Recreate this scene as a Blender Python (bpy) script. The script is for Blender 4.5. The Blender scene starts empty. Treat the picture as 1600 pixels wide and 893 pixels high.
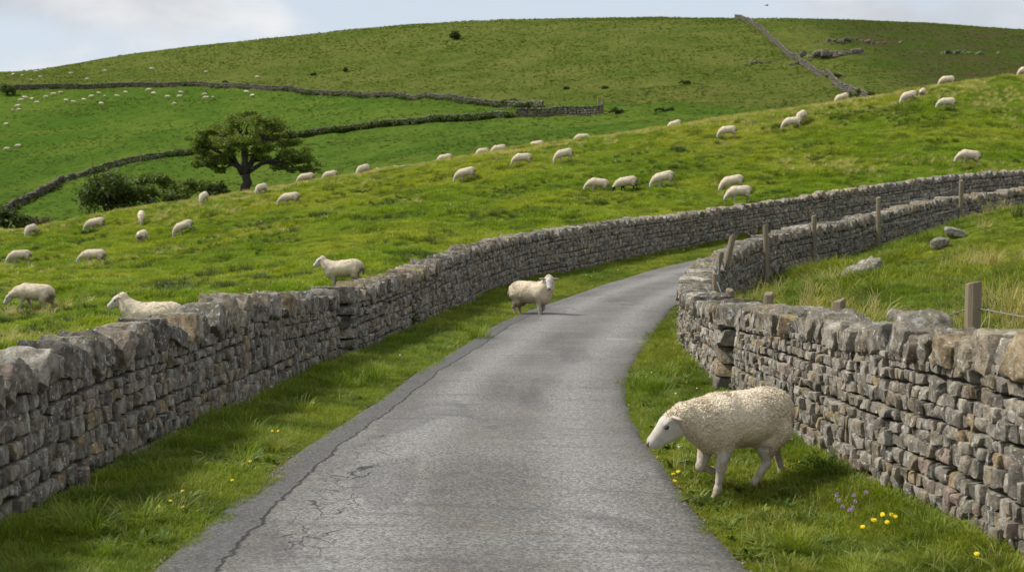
import bpy, math, random
import numpy as np
from mathutils import Vector

random.seed(7)
RNG = np.random.default_rng(11)
PI = math.pi
scene = bpy.context.scene
COL = scene.collection

# ------------------------------------------------------------------ camera model
F = 2222.0; CX, CY = 800.0, 446.5; H = 2.15
TH = math.atan((446.5 - 327.0) / F)

def z_at(py, d):
    t = (CY - np.asarray(py, float)) / F
    return H + d * np.tan(np.arctan(t) - TH)

def pt(px, py, d):
    z = z_at(py, d); zz = z - H
    x = (px - CX) / F * (d * math.cos(TH) - zz * math.sin(TH))
    return np.array([x, d, z])

# ------------------------------------------------------------------ numpy noise
def _hash(i, j, k, seed):
    h = (i.astype(np.int64) * 374761393 + j.astype(np.int64) * 668265263 + k.astype(np.int64) * 2147483647 + seed * 974634777)
    h = (h ^ (h >> 13)) * 1274126177
    h = h & 0xffffffff
    h = (h ^ (h >> 16)) * 2246822519 & 0xffffffff
    return (h ^ (h >> 15)) % 100003 / 50001.5 - 1.0

def vnoise(p, seed=0):
    p = np.asarray(p, float)
    i = np.floor(p).astype(np.int64); f = p - i
    u = f * f * f * (f * (f * 6 - 15) + 10)
    r = 0
    for dx in (0, 1):
        wx = u[..., 0] if dx else 1 - u[..., 0]
        for dy in (0, 1):
            wy = u[..., 1] if dy else 1 - u[..., 1]
            for dz in (0, 1):
                wz = u[..., 2] if dz else 1 - u[..., 2]
                r = r + wx * wy * wz * _hash(i[..., 0] + dx, i[..., 1] + dy, i[..., 2] + dz, seed)
    return r

def fbm(p, o=3, seed=0):
    a, s, r = 1.0, 1.0, 0
    for k in range(o):
        r = r + a * vnoise(np.asarray(p) * s + 17.3 * k, seed + k)
        a *= .5; s *= 2.07
    return r

def fbm2(x, y, sc, o=3, seed=0):
    return fbm(np.stack([np.asarray(x) * sc, np.asarray(y) * sc, np.full(np.shape(x), .37)], -1), o, seed)

def sstep(a, b, x):
    t = np.clip((x - a) / (b - a), 0, 1)
    return t * t * (3 - 2 * t)

def pchip(xs, ys, x):
    xs = np.asarray(xs, float); ys = np.asarray(ys, float); x = np.asarray(x, float)
    h = np.diff(xs); dl = np.diff(ys) / h
    m = np.zeros_like(ys)
    for i in range(1, len(xs) - 1):
        if dl[i-1] * dl[i] > 0:
            w1 = 2 * h[i] + h[i-1]; w2 = h[i] + 2 * h[i-1]
            m[i] = (w1 + w2) / (w1 / dl[i-1] + w2 / dl[i])
    m[0] = dl[0]; m[-1] = dl[-1]
    x = np.clip(x, xs[0], xs[-1])
    k = np.clip(np.searchsorted(xs, x) - 1, 0, len(xs) - 2)
    t = (x - xs[k]) / h[k]
    t2, t3 = t * t, t * t * t
    return (2*t3-3*t2+1)*ys[k] + (t3-2*t2+t)*h[k]*m[k] + (-2*t3+3*t2)*ys[k+1] + (t3-t2)*h[k]*m[k+1]

# ------------------------------------------------------------------ mesh helpers
def new_mesh(name, V, Fc, smooth=True, colors=None, mats=(), midx=None, uvs=None, fattrs=None):
    """V (n,3); Fc: (m,k) int array or list of such arrays (mixed face sizes)."""
    me = bpy.data.meshes.new(name)
    V = np.ascontiguousarray(V, np.float32)
    arrs = Fc if isinstance(Fc, list) else [Fc]
    arrs = [np.asarray(a, np.int32) for a in arrs if len(a)]
    loops = np.concatenate([a.ravel() for a in arrs])
    tot = np.concatenate([np.full(len(a), a.shape[1], np.int32) for a in arrs])
    st = np.concatenate([[0], np.cumsum(tot)[:-1]]).astype(np.int32)
    me.vertices.add(len(V)); me.vertices.foreach_set('co', V.ravel())
    me.loops.add(len(loops)); me.loops.foreach_set('vertex_index', loops)
    me.polygons.add(len(tot)); me.polygons.foreach_set('loop_start', st)
    try: me.polygons.foreach_set('loop_total', tot)
    except Exception: pass
    if midx is not None: me.polygons.foreach_set('material_index', np.asarray(midx, np.int32))
    me.update(calc_edges=True)
    me.polygons.foreach_set('use_smooth', np.full(len(tot), smooth, bool))
    if colors is not None:
        a = me.color_attributes.new('tint', 'FLOAT_COLOR', 'POINT')
        c = np.ones((len(V), 4), np.float32); c[:, :colors.shape[1]] = colors
        a.data.foreach_set('color', c.ravel())
    if uvs is not None:
        u = me.uv_layers.new(name='UVMap')
        u.data.foreach_set('uv', np.ascontiguousarray(uvs[loops], np.float32).ravel())
    if fattrs:
        for k, v in fattrs.items():
            a = me.attributes.new(k, 'FLOAT', 'POINT'); a.data.foreach_set('value', np.ascontiguousarray(v, np.float32))
    for m in mats: me.materials.append(m)
    return me

def link(name, me, parent=None, loc=None):
    o = bpy.data.objects.new(name, me); COL.objects.link(o)
    if parent is not None: o.parent = parent
    if loc is not None: o.location = loc
    return o

def tag(o, label=None, cat=None, group=None, kind=None):
    if label: o['label'] = label
    if cat: o['category'] = cat
    if group: o['group'] = group
    if kind: o['kind'] = kind
    return o

def empty(name, loc=(0, 0, 0), rz=0.0):
    o = bpy.data.objects.new(name, None); COL.objects.link(o)
    o.empty_display_size = .2
    o.location = loc; o.rotation_euler = (0, 0, rz)
    return o

class MB:
    """collects pieces into one mesh"""
    def __init__(s): s.v = []; s.q = []; s.t = []; s.n = 0; s.c = []
    def add(s, V, Q=None, T=None, color=None):
        V = np.asarray(V, float)
        s.v.append(V)
        if Q is not None and len(Q): s.q.append(np.asarray(Q) + s.n)
        if T is not None and len(T): s.t.append(np.asarray(T) + s.n)
        s.c.append(np.tile(np.asarray(color if color is not None else (1, 1, 1), float), (len(V), 1)))
        s.n += len(V)
    def mesh(s, name, mats, smooth=True, color=False):
        f = []
        if s.q: f.append(np.concatenate(s.q))
        if s.t: f.append(np.concatenate(s.t))
        return new_mesh(name, np.concatenate(s.v), f, smooth, np.concatenate(s.c) if color else None, mats)

def tube(P, R, n=8, cap=True):
    P = np.asarray(P, float); R = np.broadcast_to(np.asarray(R, float), (len(P),))
    T = np.gradient(P, axis=0); T /= np.linalg.norm(T, axis=1)[:, None] + 1e-9
    ref = np.array([0, 0, 1.0]) if abs(T[0][2]) < .9 else np.array([1.0, 0, 0])
    V = []
    for p, t, r in zip(P, T, R):
        a = np.cross(t, ref); a /= np.linalg.norm(a) + 1e-9; b = np.cross(t, a)
        ang = np.arange(n) * 2 * PI / n
        V.append(p + r * (np.cos(ang)[:, None] * a + np.sin(ang)[:, None] * b))
    V = np.concatenate(V); Q = []
    for i in range(len(P) - 1):
        for j in range(n):
            Q.append((i*n+j, i*n+(j+1) % n, (i+1)*n+(j+1) % n, (i+1)*n+j))
    T3 = []
    if cap:
        V = np.concatenate([V, P[:1], P[-1:]]); a, b = len(V) - 2, len(V) - 1
        for j in range(n):
            T3.append((a, (j+1) % n, j)); T3.append((b, (len(P)-1)*n+j, (len(P)-1)*n+(j+1) % n))
    return V, Q, T3

# ------------------------------------------------------------------ material helpers
class NT:
    def __init__(s, name):
        s.m = bpy.data.materials.new(name); s.m.use_nodes = True
        s.t = s.m.node_tree; s.t.nodes.clear()
        s.out = s.n('ShaderNodeOutputMaterial')
    def n(s, typ, **kw):
        nd = s.t.nodes.new(typ)
        for k, v in kw.items():
            if k == 'inp':
                for kk, vv in v.items():
                    if hasattr(vv, 'is_output'): s.t.links.new(vv, nd.inputs[kk])
                    else: nd.inputs[kk].default_value = vv
            else: setattr(nd, k, v)
        return nd
    def pos(s): return s.n('ShaderNodeNewGeometry').outputs['Position']
    def obj(s): return s.n('ShaderNodeTexCoord').outputs['Object']
    def noise(s, vec, scale, detail=4, rough=.55, dist=0.0):
        return s.n('ShaderNodeTexNoise', inp={'Vector': vec, 'Scale': scale, 'Detail': detail, 'Roughness': rough, 'Distortion': dist}).outputs['Fac']
    def scale(s, vec, xyz):
        return s.n('ShaderNodeMapping', inp={'Vector': vec, 'Scale': xyz}).outputs['Vector']
    def ramp(s, fac, a, b):
        return s.n('ShaderNodeMapRange', interpolation_type='SMOOTHSTEP', inp={'Value': fac, 'From Min': a, 'From Max': b}).outputs['Result']
    def mix(s, fac, a, b, mode='MIX'):
        nd = s.n('ShaderNodeMix', data_type='RGBA', blend_type=mode)
        for i, v in ((0, fac), (6, a), (7, b)):
            if hasattr(v, 'is_output'): s.t.links.new(v, nd.inputs[i])
            elif i == 0: nd.inputs[0].default_value = v
            else: nd.inputs[i].default_value = (*v, 1) if len(v) == 3 else v
        return nd.outputs[2]
    def math(s, op, a, b=0.0, c=False):
        nd = s.n('ShaderNodeMath', operation=op, use_clamp=c)
        for i, v in ((0, a), (1, b)):
            if hasattr(v, 'is_output'): s.t.links.new(v, nd.inputs[i])
            else: nd.inputs[i].default_value = v
        return nd.outputs[0]
    def attr(s, name, out='Color'): return s.n('ShaderNodeAttribute', attribute_name=name).outputs[out]
    def bump(s, h, strength=.5, dist=.02):
        return s.n('ShaderNodeBump', inp={'Height': h, 'Strength': strength, 'Distance': dist}).outputs['Normal']
    def bsdf(s, color, rough=.9, normal=None, spec=.3, **kw):
        b = s.n('ShaderNodeBsdfPrincipled')
        inp = {'Base Color': color, 'Roughness': rough, 'Specular IOR Level': spec}; inp.update(kw)
        if normal is not None: inp['Normal'] = normal
        for k, v in inp.items():
            if hasattr(v, 'is_output'): s.t.links.new(v, b.inputs[k])
            else: b.inputs[k].default_value = (*v, 1) if isinstance(v, tuple) and len(v) == 3 else v
        return b.outputs[0]
    def done(s, sh):
        s.t.links.new(sh, s.out.inputs['Surface']); return s.m

def leafy(nt, color, trans=.3, rough=.6, tcol=None):
    b = nt.bsdf(color, rough, spec=.25)
    tr = nt.n('ShaderNodeBsdfTranslucent')
    if tcol is None: tcol = nt.mix(1.0, color, (1.25, 1.35, .55), 'MULTIPLY')
    nt.t.links.new(tcol, tr.inputs['Color'])
    mx = nt.n('ShaderNodeMixShader'); mx.inputs[0].default_value = trans
    nt.t.links.new(b, mx.inputs[1]); nt.t.links.new(tr.outputs[0], mx.inputs[2])
    return nt.done(mx.outputs[0])

M = {}
def grass_color(nt, lush=(.135, .20, .017), yel=(.22, .24, .028), dark=(.052, .085, .012), per=None):
    p = nt.pos()
    big = nt.ramp(nt.noise(p, .13, 3), .38, .64)
    med = nt.ramp(nt.noise(p, 1.1, 4), .42, .66)
    c = nt.mix(big, lush, yel)
    c = nt.mix(nt.math('MULTIPLY', med, .75), c, dark)
    if per: # per-instance variation
        r = nt.n('ShaderNodeObjectInfo').outputs['Random']
        c = nt.mix(nt.math('MULTIPLY', nt.ramp(r, .62, 1.0), .55), c, per)
    return c

def mat_terrain():
    nt = NT('turf'); p = nt.pos()
    near = grass_color(nt)
    fine = nt.noise(p, 7.0, 5, .65)
    near = nt.mix(nt.math('MULTIPLY', nt.ramp(fine, .45, .7), .55), near, (.035, .06, .010))
    far_l = nt.mix(nt.ramp(nt.noise(nt.scale(p, (1, 1, 2.5)), .045, 5, .6), .36, .66), (.066, .128, .018), (.112, .166, .026))
    up = nt.mix(nt.ramp(nt.noise(nt.scale(p, (1, 1, 2.5)), .06, 6, .65), .33, .68), (.084, .118, .021), (.140, .152, .038))
    heath = nt.mix(nt.ramp(nt.noise(nt.scale(p, (1, 1, 2.5)), .09, 6, .65), .4, .62), (.058, .086, .017), (.078, .066, .032))
    spk = nt.math('MULTIPLY', nt.ramp(nt.noise(nt.scale(p, (1, .6, 3)), .55, 5, .7), .5, .66), .62)
    c = nt.mix(nt.attr('farz', 'Fac'), near, far_l)
    c = nt.mix(nt.attr('upper', 'Fac'), c, up)
    c = nt.mix(nt.attr('heath', 'Fac'), c, heath)
    farspk = nt.math('MULTIPLY', spk, nt.attr('farz', 'Fac'))
    c = nt.mix(farspk, c, (.030, .052, .009))
    sp2 = nt.math('MULTIPLY', nt.ramp(nt.noise(nt.scale(p, (1, .5, 2)), 1.5, 4, .7), .5, .64), nt.math('MULTIPLY', nt.attr('farz', 'Fac'), .5))
    c = nt.mix(sp2, c, (.040, .062, .012))
    c = nt.mix(nt.attr('dry', 'Fac'), c, nt.mix(nt.ramp(nt.noise(p, 1.3, 4), .35, .65), (.135, .15, .03), (.23, .2, .085)))
    c = nt.mix(nt.math('MULTIPLY', nt.attr('soil', 'Fac'), nt.ramp(nt.noise(p, 5, 4), .35, .62)), c, (.085, .06, .035))
    bmp = nt.bump(nt.math('ADD', nt.math('MULTIPLY', nt.noise(p, 9, 5, .7), .3), nt.math('MULTIPLY', nt.noise(p, .8, 6, .75), 2.6)), .9, .35)
    return nt.done(nt.bsdf(c, 1.0, bmp, 0.0))

def mat_road():
    nt = NT('worn_asphalt'); p = nt.pos()
    uv = nt.n('ShaderNodeUVMap', uv_map='UVMap').outputs['UV']
    sep = nt.n('ShaderNodeSeparateXYZ', inp={'Vector': uv}); u, v = sep.outputs[0], sep.outputs[1]
    wob = nt.math('MULTIPLY', nt.math('SUBTRACT', nt.noise(p, 1.2, 5, .6), .5), .06)
    wob2 = nt.math('MULTIPLY', nt.math('SUBTRACT', nt.noise(p, 9, 4, .6), .5), .03)
    uu = nt.math('ADD', nt.math('ADD', u, wob), wob2)
    base = nt.mix(nt.ramp(nt.noise(p, .5, 5, .6), .35, .65), (.102, .098, .092), (.150, .147, .140))
    brown = nt.ramp(nt.noise(p, 1.6, 4, .6), .5, .72)
    base = nt.mix(nt.math('MULTIPLY', brown, .45), base, (.135, .112, .088))
    # two polished wheel paths, paler than the crown
    def band(c, w):
        d = nt.math('ABSOLUTE', nt.math('SUBTRACT', uu, c))
        return nt.math('SUBTRACT', 1.0, nt.ramp(d, 0.0, w))
    tr = nt.math('ADD', band(.30, .17), band(.76, .17), True)
    base = nt.mix(nt.math('MULTIPLY', tr, .8), base, (.205, .203, .198))
    # chip-sealed dark shoulder on the left edge
    sh = nt.math('MULTIPLY', nt.math('SUBTRACT', 1.0, nt.ramp(uu, .104, .128)), nt.math('SUBTRACT', 1.0, nt.ramp(v, 27.0, 36.0)))
    base = nt.mix(sh, base, (.082, .081, .080))
    pat = nt.math('MULTIPLY', nt.ramp(nt.noise(nt.scale(p, (1.4, .5, 1)), .55, 3, .5, .8), .56, .60), .38)
    base = nt.mix(pat, base, (.070, .068, .066))
    rs = nt.math('MULTIPLY', nt.ramp(uu, .90, .99), .7)
    base = nt.mix(rs, base, (.060, .058, .054))
    # aggregate
    vor = nt.n('ShaderNodeTexVoronoi', inp={'Vector': p, 'Scale': 62.0}).outputs['Color']
    vv = nt.n('ShaderNodeSeparateColor', inp={'Color': vor}).outputs[0]
    base = nt.mix(.6, base, nt.mix(1.0, base, nt.mix(vv, (.25, .25, .25), (2.0, 1.95, 1.85)), 'MULTIPLY'))
    n2 = nt.noise(p, 38, 3, .7)
    base = nt.mix(nt.math('MULTIPLY', nt.ramp(n2, .5, .68), .6), base, (.06, .058, .055))
    # cracks: the seam beside the shoulder and a shattered patch
    seam = nt.math('MULTIPLY', nt.math('SUBTRACT', 1.0, nt.ramp(nt.math('ABSOLUTE', nt.math('SUBTRACT', uu, .120)), .001, .0065)),
                   nt.math('SUBTRACT', 1.0, nt.ramp(v, 24.0, 34.0)))
    wp = nt.n('ShaderNodeVectorMath', operation='ADD', inp={0: p, 1: nt.n('ShaderNodeVectorMath', operation='SCALE', inp={0: nt.n('ShaderNodeTexNoise', inp={'Vector': p, 'Scale': 3.0, 'Detail': 4.0}).outputs['Color'], 'Scale': .5}).outputs[0]}).outputs[0]
    ve = nt.n('ShaderNodeTexVoronoi', feature='DISTANCE_TO_EDGE', inp={'Vector': nt.scale(wp, (4.6, 2.8, 1)), 'Scale': 1.0}).outputs['Distance']
    net = nt.math('SUBTRACT', 1.0, nt.ramp(ve, .004, .026))
    g1 = nt.math('MULTIPLY', nt.math('SUBTRACT', 1.0, nt.ramp(nt.math('ABSOLUTE', nt.math('SUBTRACT', u, .225)), .03, .085)),
                 nt.math('SUBTRACT', 1.0, nt.ramp(nt.math('ABSOLUTE', nt.math('SUBTRACT', v, 11.2)), 1.4, 3.2)))
    net = nt.math('MULTIPLY', nt.math('MULTIPLY', net, g1), nt.ramp(nt.noise(p, 1.7, 3), .36, .5))
    crk = nt.math('MAXIMUM', seam, net)
    base = nt.mix(nt.math('MULTIPLY', crk, .9), base, (.018, .017, .016))
    # remains of a painted dash
    streak = nt.math('MULTIPLY', nt.ramp(nt.noise(nt.scale(p, (.5, 4.0, 1)), 1.2, 6, .7), .52, .68), .42)
    base = nt.mix(streak, base, (.062, .060, .056))
    mk = nt.math('MULTIPLY', nt.math('SUBTRACT', 1.0, nt.ramp(nt.math('ABSOLUTE', nt.math('SUBTRACT', v, 24.2)), .05, .09)),
                 nt.math('SUBTRACT', 1.0, nt.ramp(nt.math('ABSOLUTE', nt.math('SUBTRACT', u, .80)), .05, .065)))
    base = nt.mix(nt.math('MULTIPLY', mk, .5), base, (.35, .34, .32))
    hgt = nt.math('SUBTRACT', nt.math('ADD', vv, nt.math('MULTIPLY', n2, 1.5)), nt.math('MULTIPLY', crk, 4.0))
    return nt.done(nt.bsdf(base, .78, nt.bump(hgt, .55, .008), .35))

def mat_stone(name, scale=1.0, lichen=1.0, moss=.5, dark=1.0):
    nt = NT(name); p = nt.pos()
    tint = nt.attr('tint')
    c = nt.mix(1.0, nt.mix(1.0, tint, (dark * 1.10, dark * 1.09, dark * 1.05), 'MULTIPLY'), nt.mix(nt.ramp(nt.noise(p, 11 * scale, 6, .65), .28, .72), (.42, .40, .37), (1.5, 1.45, 1.38)), 'MULTIPLY')
    f = nt.noise(p, 60 * scale, 4, .7)
    c = nt.mix(nt.math('MULTIPLY', nt.ramp(f, .5, .75), .5), c, (.05, .043, .036))
    # lichens: pale crusts, ochre crusts, green algae on the upper side
    l1 = nt.math('MULTIPLY', nt.ramp(nt.noise(p, 9 * scale, 5, .7, .6), .555, .64), .8 * min(1, lichen))
    c = nt.mix(l1, c, (.40, .395, .36))
    l2 = nt.math('MULTIPLY', nt.ramp(nt.noise(p, 5.2 * scale, 5, .65, .4), .61, .70), .6)
    c = nt.mix(l2, c, (.24, .185, .07))
    nz = nt.n('ShaderNodeSeparateXYZ', inp={'Vector': nt.n('ShaderNodeNewGeometry').outputs['Normal']}).outputs[2]
    ms = nt.math('MULTIPLY', nt.math('MULTIPLY', nt.ramp(nz, .15, .8), nt.ramp(nt.noise(p, 3.4 * scale, 5, .65), .45, .66)), moss)
    c = nt.mix(ms, c, (.13, .135, .05))
    l3 = nt.math('MULTIPLY', nt.ramp(nt.noise(p, 24 * scale, 3, .6), .62, .68), .85)
    c = nt.mix(l3, c, (.56, .55, .50))
    h = nt.math('ADD', nt.noise(p, 14 * scale, 7, .7), nt.math('MULTIPLY', nt.noise(p, 50 * scale, 4, .7), .5))
    return nt.done(nt.bsdf(c, .92, nt.bump(h, .75, .035), .2))

def simple(name, col, rough=.8, var=.25, sc=12, bump=.0, spec=.3):
    nt = NT(name); p = nt.obj()
    n = nt.noise(p, sc, 5, .65)
    c = nt.mix(n, tuple(x * (1 - var) for x in col), tuple(x * (1 + var) for x in col))
    b = nt.bump(n, bump, .02) if bump else None
    return nt.done(nt.bsdf(c, rough, b, spec))

def mat_wool(name='wool'):
    nt = NT(name); p = nt.obj()
    r = nt.n('ShaderNodeObjectInfo').outputs['Random']
    c = nt.mix(nt.noise(p, 5, 4, .6), (.76, .63, .445), (.90, .79, .605))
    c = nt.mix(nt.math('MULTIPLY', r, .28), c, (.56, .47, .34))
    sep = nt.n('ShaderNodeSeparateXYZ', inp={'Vector': p}); x, z = sep.outputs[0], sep.outputs[2]
    # ground-in dirt on the belly, breech and neck folds
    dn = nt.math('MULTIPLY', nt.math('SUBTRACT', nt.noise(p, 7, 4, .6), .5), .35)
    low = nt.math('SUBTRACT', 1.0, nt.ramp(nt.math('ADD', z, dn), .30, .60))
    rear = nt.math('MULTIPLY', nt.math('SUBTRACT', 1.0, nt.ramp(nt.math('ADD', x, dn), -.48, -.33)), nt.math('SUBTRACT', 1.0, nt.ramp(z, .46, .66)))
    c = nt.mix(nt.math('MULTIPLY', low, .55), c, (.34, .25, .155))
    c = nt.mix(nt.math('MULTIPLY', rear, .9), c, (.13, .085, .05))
    v = nt.n('ShaderNodeTexVoronoi', inp={'Vector': nt.n('ShaderNodeVectorMath', operation='ADD', inp={0: p, 1: nt.n('ShaderNodeVectorMath', operation='SCALE', inp={0: nt.n('ShaderNodeTexNoise', inp={'Vector': p, 'Scale': 18.0}).outputs['Color'], 'Scale': .05}).outputs[0]}).outputs[0], 'Scale': 52.0}).outputs['Distance']
    h = nt.math('ADD', nt.math('MULTIPLY', v, -1.0), nt.math('MULTIPLY', nt.noise(p, 60, 4, .7), .8))
    c = nt.mix(nt.math('MULTIPLY', nt.ramp(v, .35, .75), .2), c, (.40, .31, .20))
    return nt.done(nt.bsdf(c, .97, nt.bump(h, .7, .018), .1, **{'Sheen Weight': .2, 'Sheen Roughness': .6}))

def mat_skin(name, dark_leg=False):
    nt = NT(name); p = nt.obj()
    c = nt.mix(nt.noise(p, 14, 4, .6), (.42, .375, .315), (.60, .565, .51))
    if dark_leg: c = nt.mix(nt.math('SUBTRACT', 1.0, nt.ramp(nt.n('ShaderNodeSeparateXYZ', inp={'Vector': p}).outputs[2], .35, .42)), c, (.03, .025, .022))
    else:
        z = nt.n('ShaderNodeSeparateXYZ', inp={'Vector': p}).outputs[2]
        low = nt.math('MULTIPLY', nt.math('SUBTRACT', 1.0, nt.ramp(nt.math('ADD', z, nt.math('MULTIPLY', nt.noise(p, 9, 3), .12)), .10, .30)), .35)
        c = nt.mix(low, c, (.30, .24, .17))
        hx = nt.n('ShaderNodeSeparateXYZ', inp={'Vector': p}).outputs[0]
        hind = nt.math('MULTIPLY', nt.math('SUBTRACT', 1.0, nt.ramp(hx, -.30, -.12)), nt.ramp(z, .10, .30))
        legs = nt.math('MULTIPLY', nt.math('SUBTRACT', 1.0, nt.ramp(hx, .42, .50)), nt.math('SUBTRACT', 1.0, nt.ramp(z, .40, .52)))
        c = nt.mix(nt.math('MULTIPLY', legs, nt.math('ADD', nt.ramp(nt.noise(p, 16, 5, .7), .42, .66), .12, True)), c, (.33, .265, .19))
        c = nt.mix(nt.math('MULTIPLY', hind, .65), c, (.17, .115, .07))
        c = nt.mix(nt.math('MULTIPLY', nt.ramp(nt.noise(p, 30, 4, .7), .52, .68), .55), c, (.30, .235, .18))
    return nt.done(nt.bsdf(c, .9, nt.bump(nt.noise(nt.scale(p, (1, 1, .4)), 90, 3, .6), .35, .006), .2, **{'Sheen Weight': .1}))

M['turf'] = mat_terrain(); M['road'] = mat_road()
M['stone'] = mat_stone('wall_stone'); M['stone_far'] = mat_stone('far_wall_stone', .25, .2, .9, .46)
M['wool'] = mat_wool(); M['skin'] = mat_skin('short_white_hair'); M['skin_dark'] = mat_skin('dark_legged_hair', True)
M['hoof'] = simple('hoof_horn', (.035, .03, .027), .6); M['nose'] = simple('nose_skin', (.045, .036, .036), .5)
M['eye'] = simple('eye_dark', (.012, .010, .008), .15, .1, spec=.6)
M['ear'] = simple('ear_hair', (.50, .41, .35), .9)
M['bark'] = simple('bark', (.055, .047, .038), .95, .45, 6, .8)
M['hearting'] = simple('wall_hearting', (.09, .083, .075), .95, .4, 9, .8)
def _mk(n, f): nt = NT(n); M[n] = f(nt)
_mk('short_grass', lambda nt: leafy(nt, grass_color(nt, (.200, .290, .019), (.330, .360, .036), (.085, .140, .014), (.36, .32, .11)), .38))
_mk('verge_grass_blades', lambda nt: leafy(nt, grass_color(nt, (.155, .225, .018), (.255, .285, .030), (.070, .120, .013), (.29, .25, .08)), .35))
_mk('verge_weed', lambda nt: leafy(nt, nt.mix(nt.n('ShaderNodeObjectInfo').outputs['Random'], (.075, .135, .02), (.17, .21, .035)), .25))
_mk('rush_blades', lambda nt: leafy(nt, nt.mix(nt.n('ShaderNodeObjectInfo').outputs['Random'], (.045, .085, .014), (.10, .13, .025)), .25))
_mk('fell_blades', lambda nt: leafy(nt, nt.mix(nt.n('ShaderNodeObjectInfo').outputs['Random'], (.082, .132, .017), (.148, .172, .035)), .3))
_mk('straw_blades', lambda nt: leafy(nt, nt.mix(nt.n('ShaderNodeObjectInfo').outputs['Random'], (.34, .31, .10), (.56, .46, .24)), .35))
def leafmat(nm, a, b):
    nt = NT(nm)
    r = nt.attr('tint'); p = nt.pos()
    c = nt.mix(nt.n('ShaderNodeSeparateColor', inp={'Color': r}).outputs[0], a, b)
    M[nm] = leafy(nt, c, .25)
leafmat('tree_leaf', (.070, .125, .017), (.215, .245, .040))
leafmat('bush_leaf', (.030, .060, .011), (.100, .130, .024))
leafmat('low_bush_leaf', (.055, .10, .015), (.150, .185, .034))
leafmat('twig_brown', (.07, .06, .03), (.14, .11, .055))
leafmat('weed_leaf', (.04, .085, .018), (.08, .14, .025))
M['yellow'] = simple('dandelion_petal', (.86, .64, .02), .7, .1); M['white'] = simple('daisy_petal', (.8, .8, .77), .7, .05)
M['purple'] = simple('clover_petal', (.50, .32, .55), .7, .2); M['stem'] = simple('flower_stem', (.08, .13, .02), .7)
def mat_wood():
    nt = NT('weathered_post'); p = nt.obj()
    n = nt.noise(nt.scale(p, (30, 30, 2.5)), 1.0, 6, .65)
    c = nt.mix(n, (.11, .088, .058), (.30, .25, .175))
    c = nt.mix(nt.math('MULTIPLY', nt.ramp(nt.noise(p, 8, 4), .5, .7), .5), c, (.17, .17, .09))
    return nt.done(nt.bsdf(c, .9, nt.bump(n, .6, .01), .2))
M['wood'] = mat_wood(); M['wire'] = simple('galvanised_wire', (.22, .22, .21), .5, .2)
M['bird'] = simple('bird_feather', (.04, .04, .045), .8)

# ------------------------------------------------------------------ plan of the place
LW = [(-3.55, -60, 0, 1.13), (-3.5, 2, 0, 1.13), (-3.45, 6, 0, 1.13), (-3.38, 9.4, 0, 1.13), (-3.25, 12.34, 0, 1.12), (-2.86, 16.7, 0, 1.14),
      (-2.39, 20.95, 0, .95), (-1.87, 24.5, 0, 1.00), (-1.30, 29.1, .02, 1.14), (-.52, 36, .076, 1.25), (.64, 40.5, .22, 1.25),
      (2.5, 44, .33, 1.36), (4.39, 48, .55, 1.32), (6.13, 51, .68, 1.3), (8.2, 53.5, 1.0, 1.27), (12.6, 56, 1.55, 1.3),
      (17.6, 58.5, 2.1, 1.4), (22, 61, 2.45, 1.4), (29, 65, 2.9, 1.4)]
RN = [(3.25, 4.5, 0, 1.36), (3.16, 7, 0, 1.36), (3.08, 8.56, 0, 1.36), (3.0, 9.79, 0, 1.33), (2.83, 10.9, 0, 1.29), (2.70, 11.9, 0, 1.26), (2.58, 13.8, 0, 1.18), (2.50, 16.6, 0, 1.02)]
RC = [(2.50, 17.0, 0, 1.03), (2.53, 19.5, 0, .93), (2.66, 22.4, 0, .85), (3.0, 25.4, 0, .92), (3.6, 28.4, .05, 1.0), (4.4, 31.2, .12, 1.1), (5.2, 33.3, .22, 1.2),
      (6.25, 35, .35, 1.28), (8.3, 38.6, .5, 1.28), (10.2, 41.4, .75, 1.28), (13.1, 46, 1.22, 1.24), (15.9, 50, 1.42, 1.24), (19.1, 53, 1.65, 1.35), (25, 57, 2.0, 1.35), (31, 61, 2.3, 1.35)]
ROADP = [(-2.25, -12, 1.65, -12), (-2.25, 3, 1.85, 3), (-2.13, 8.44, 1.53, 8.44), (-1.99, 10.9, 1.27, 10.9), (-1.78, 13.2, 1.15, 13.2), (-1.36, 16.9, 1.25, 16.7), (-1.0, 20.5, 1.62, 20.0),
         (-.2, 26.8, 2.62, 26), (.75, 31.6, 3.25, 29.8), (2.25, 37.2, 4.7, 35.2), (3.8, 41.7, 6.6, 39.2), (5.5, 45, 8.5, 42.4), (9.4, 48.9, 12.0, 46.6), (13, 52.4, 15.0, 50.5), (17, 55.4, 18.4, 53.7), (24, 58.5, 25, 56.8), (31, 61.5, 31, 60)]

def resample(P, step, smooth=3):
    """dense, smoothed polyline from control rows (x,y,...)"""
    P = np.asarray(P, float)
    s = np.concatenate([[0], np.cumsum(np.linalg.norm(np.diff(P[:, :2], axis=0), axis=1))])
    t = np.arange(0, s[-1], step)
    Q = np.stack([np.interp(t, s, P[:, k]) for k in range(P.shape[1])], 1)
    w = max(1, int(smooth / step)); ker = np.hanning(2 * w + 3)[1:-1]; ker /= ker.sum()
    for k in range(Q.shape[1]):
        # pad by odd reflection so the ends stay put
        a = 2 * Q[0, k] - Q[1:w+2, k][::-1]; b = 2 * Q[-1, k] - Q[-w-2:-1, k][::-1]
        ext = np.concatenate([a, Q[:, k], b]); Q[:, k] = np.convolve(ext, ker, 'same')[w+1:-w-1]
    return Q

LWd = resample(LW, .25, 2.0); RNd = resample(RN, .1, .8); RCd = resample(RC, .1, 1.5)
_far_end = LWd[-1, :2] + (LWd[-1, :2] - LWd[-20, :2]) / np.linalg.norm(LWd[-1, :2] - LWd[-20, :2]) * 600
LWpoly = np.concatenate([LWd[::4, :2], LWd[-1:, :2], _far_end[None]])

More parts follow.
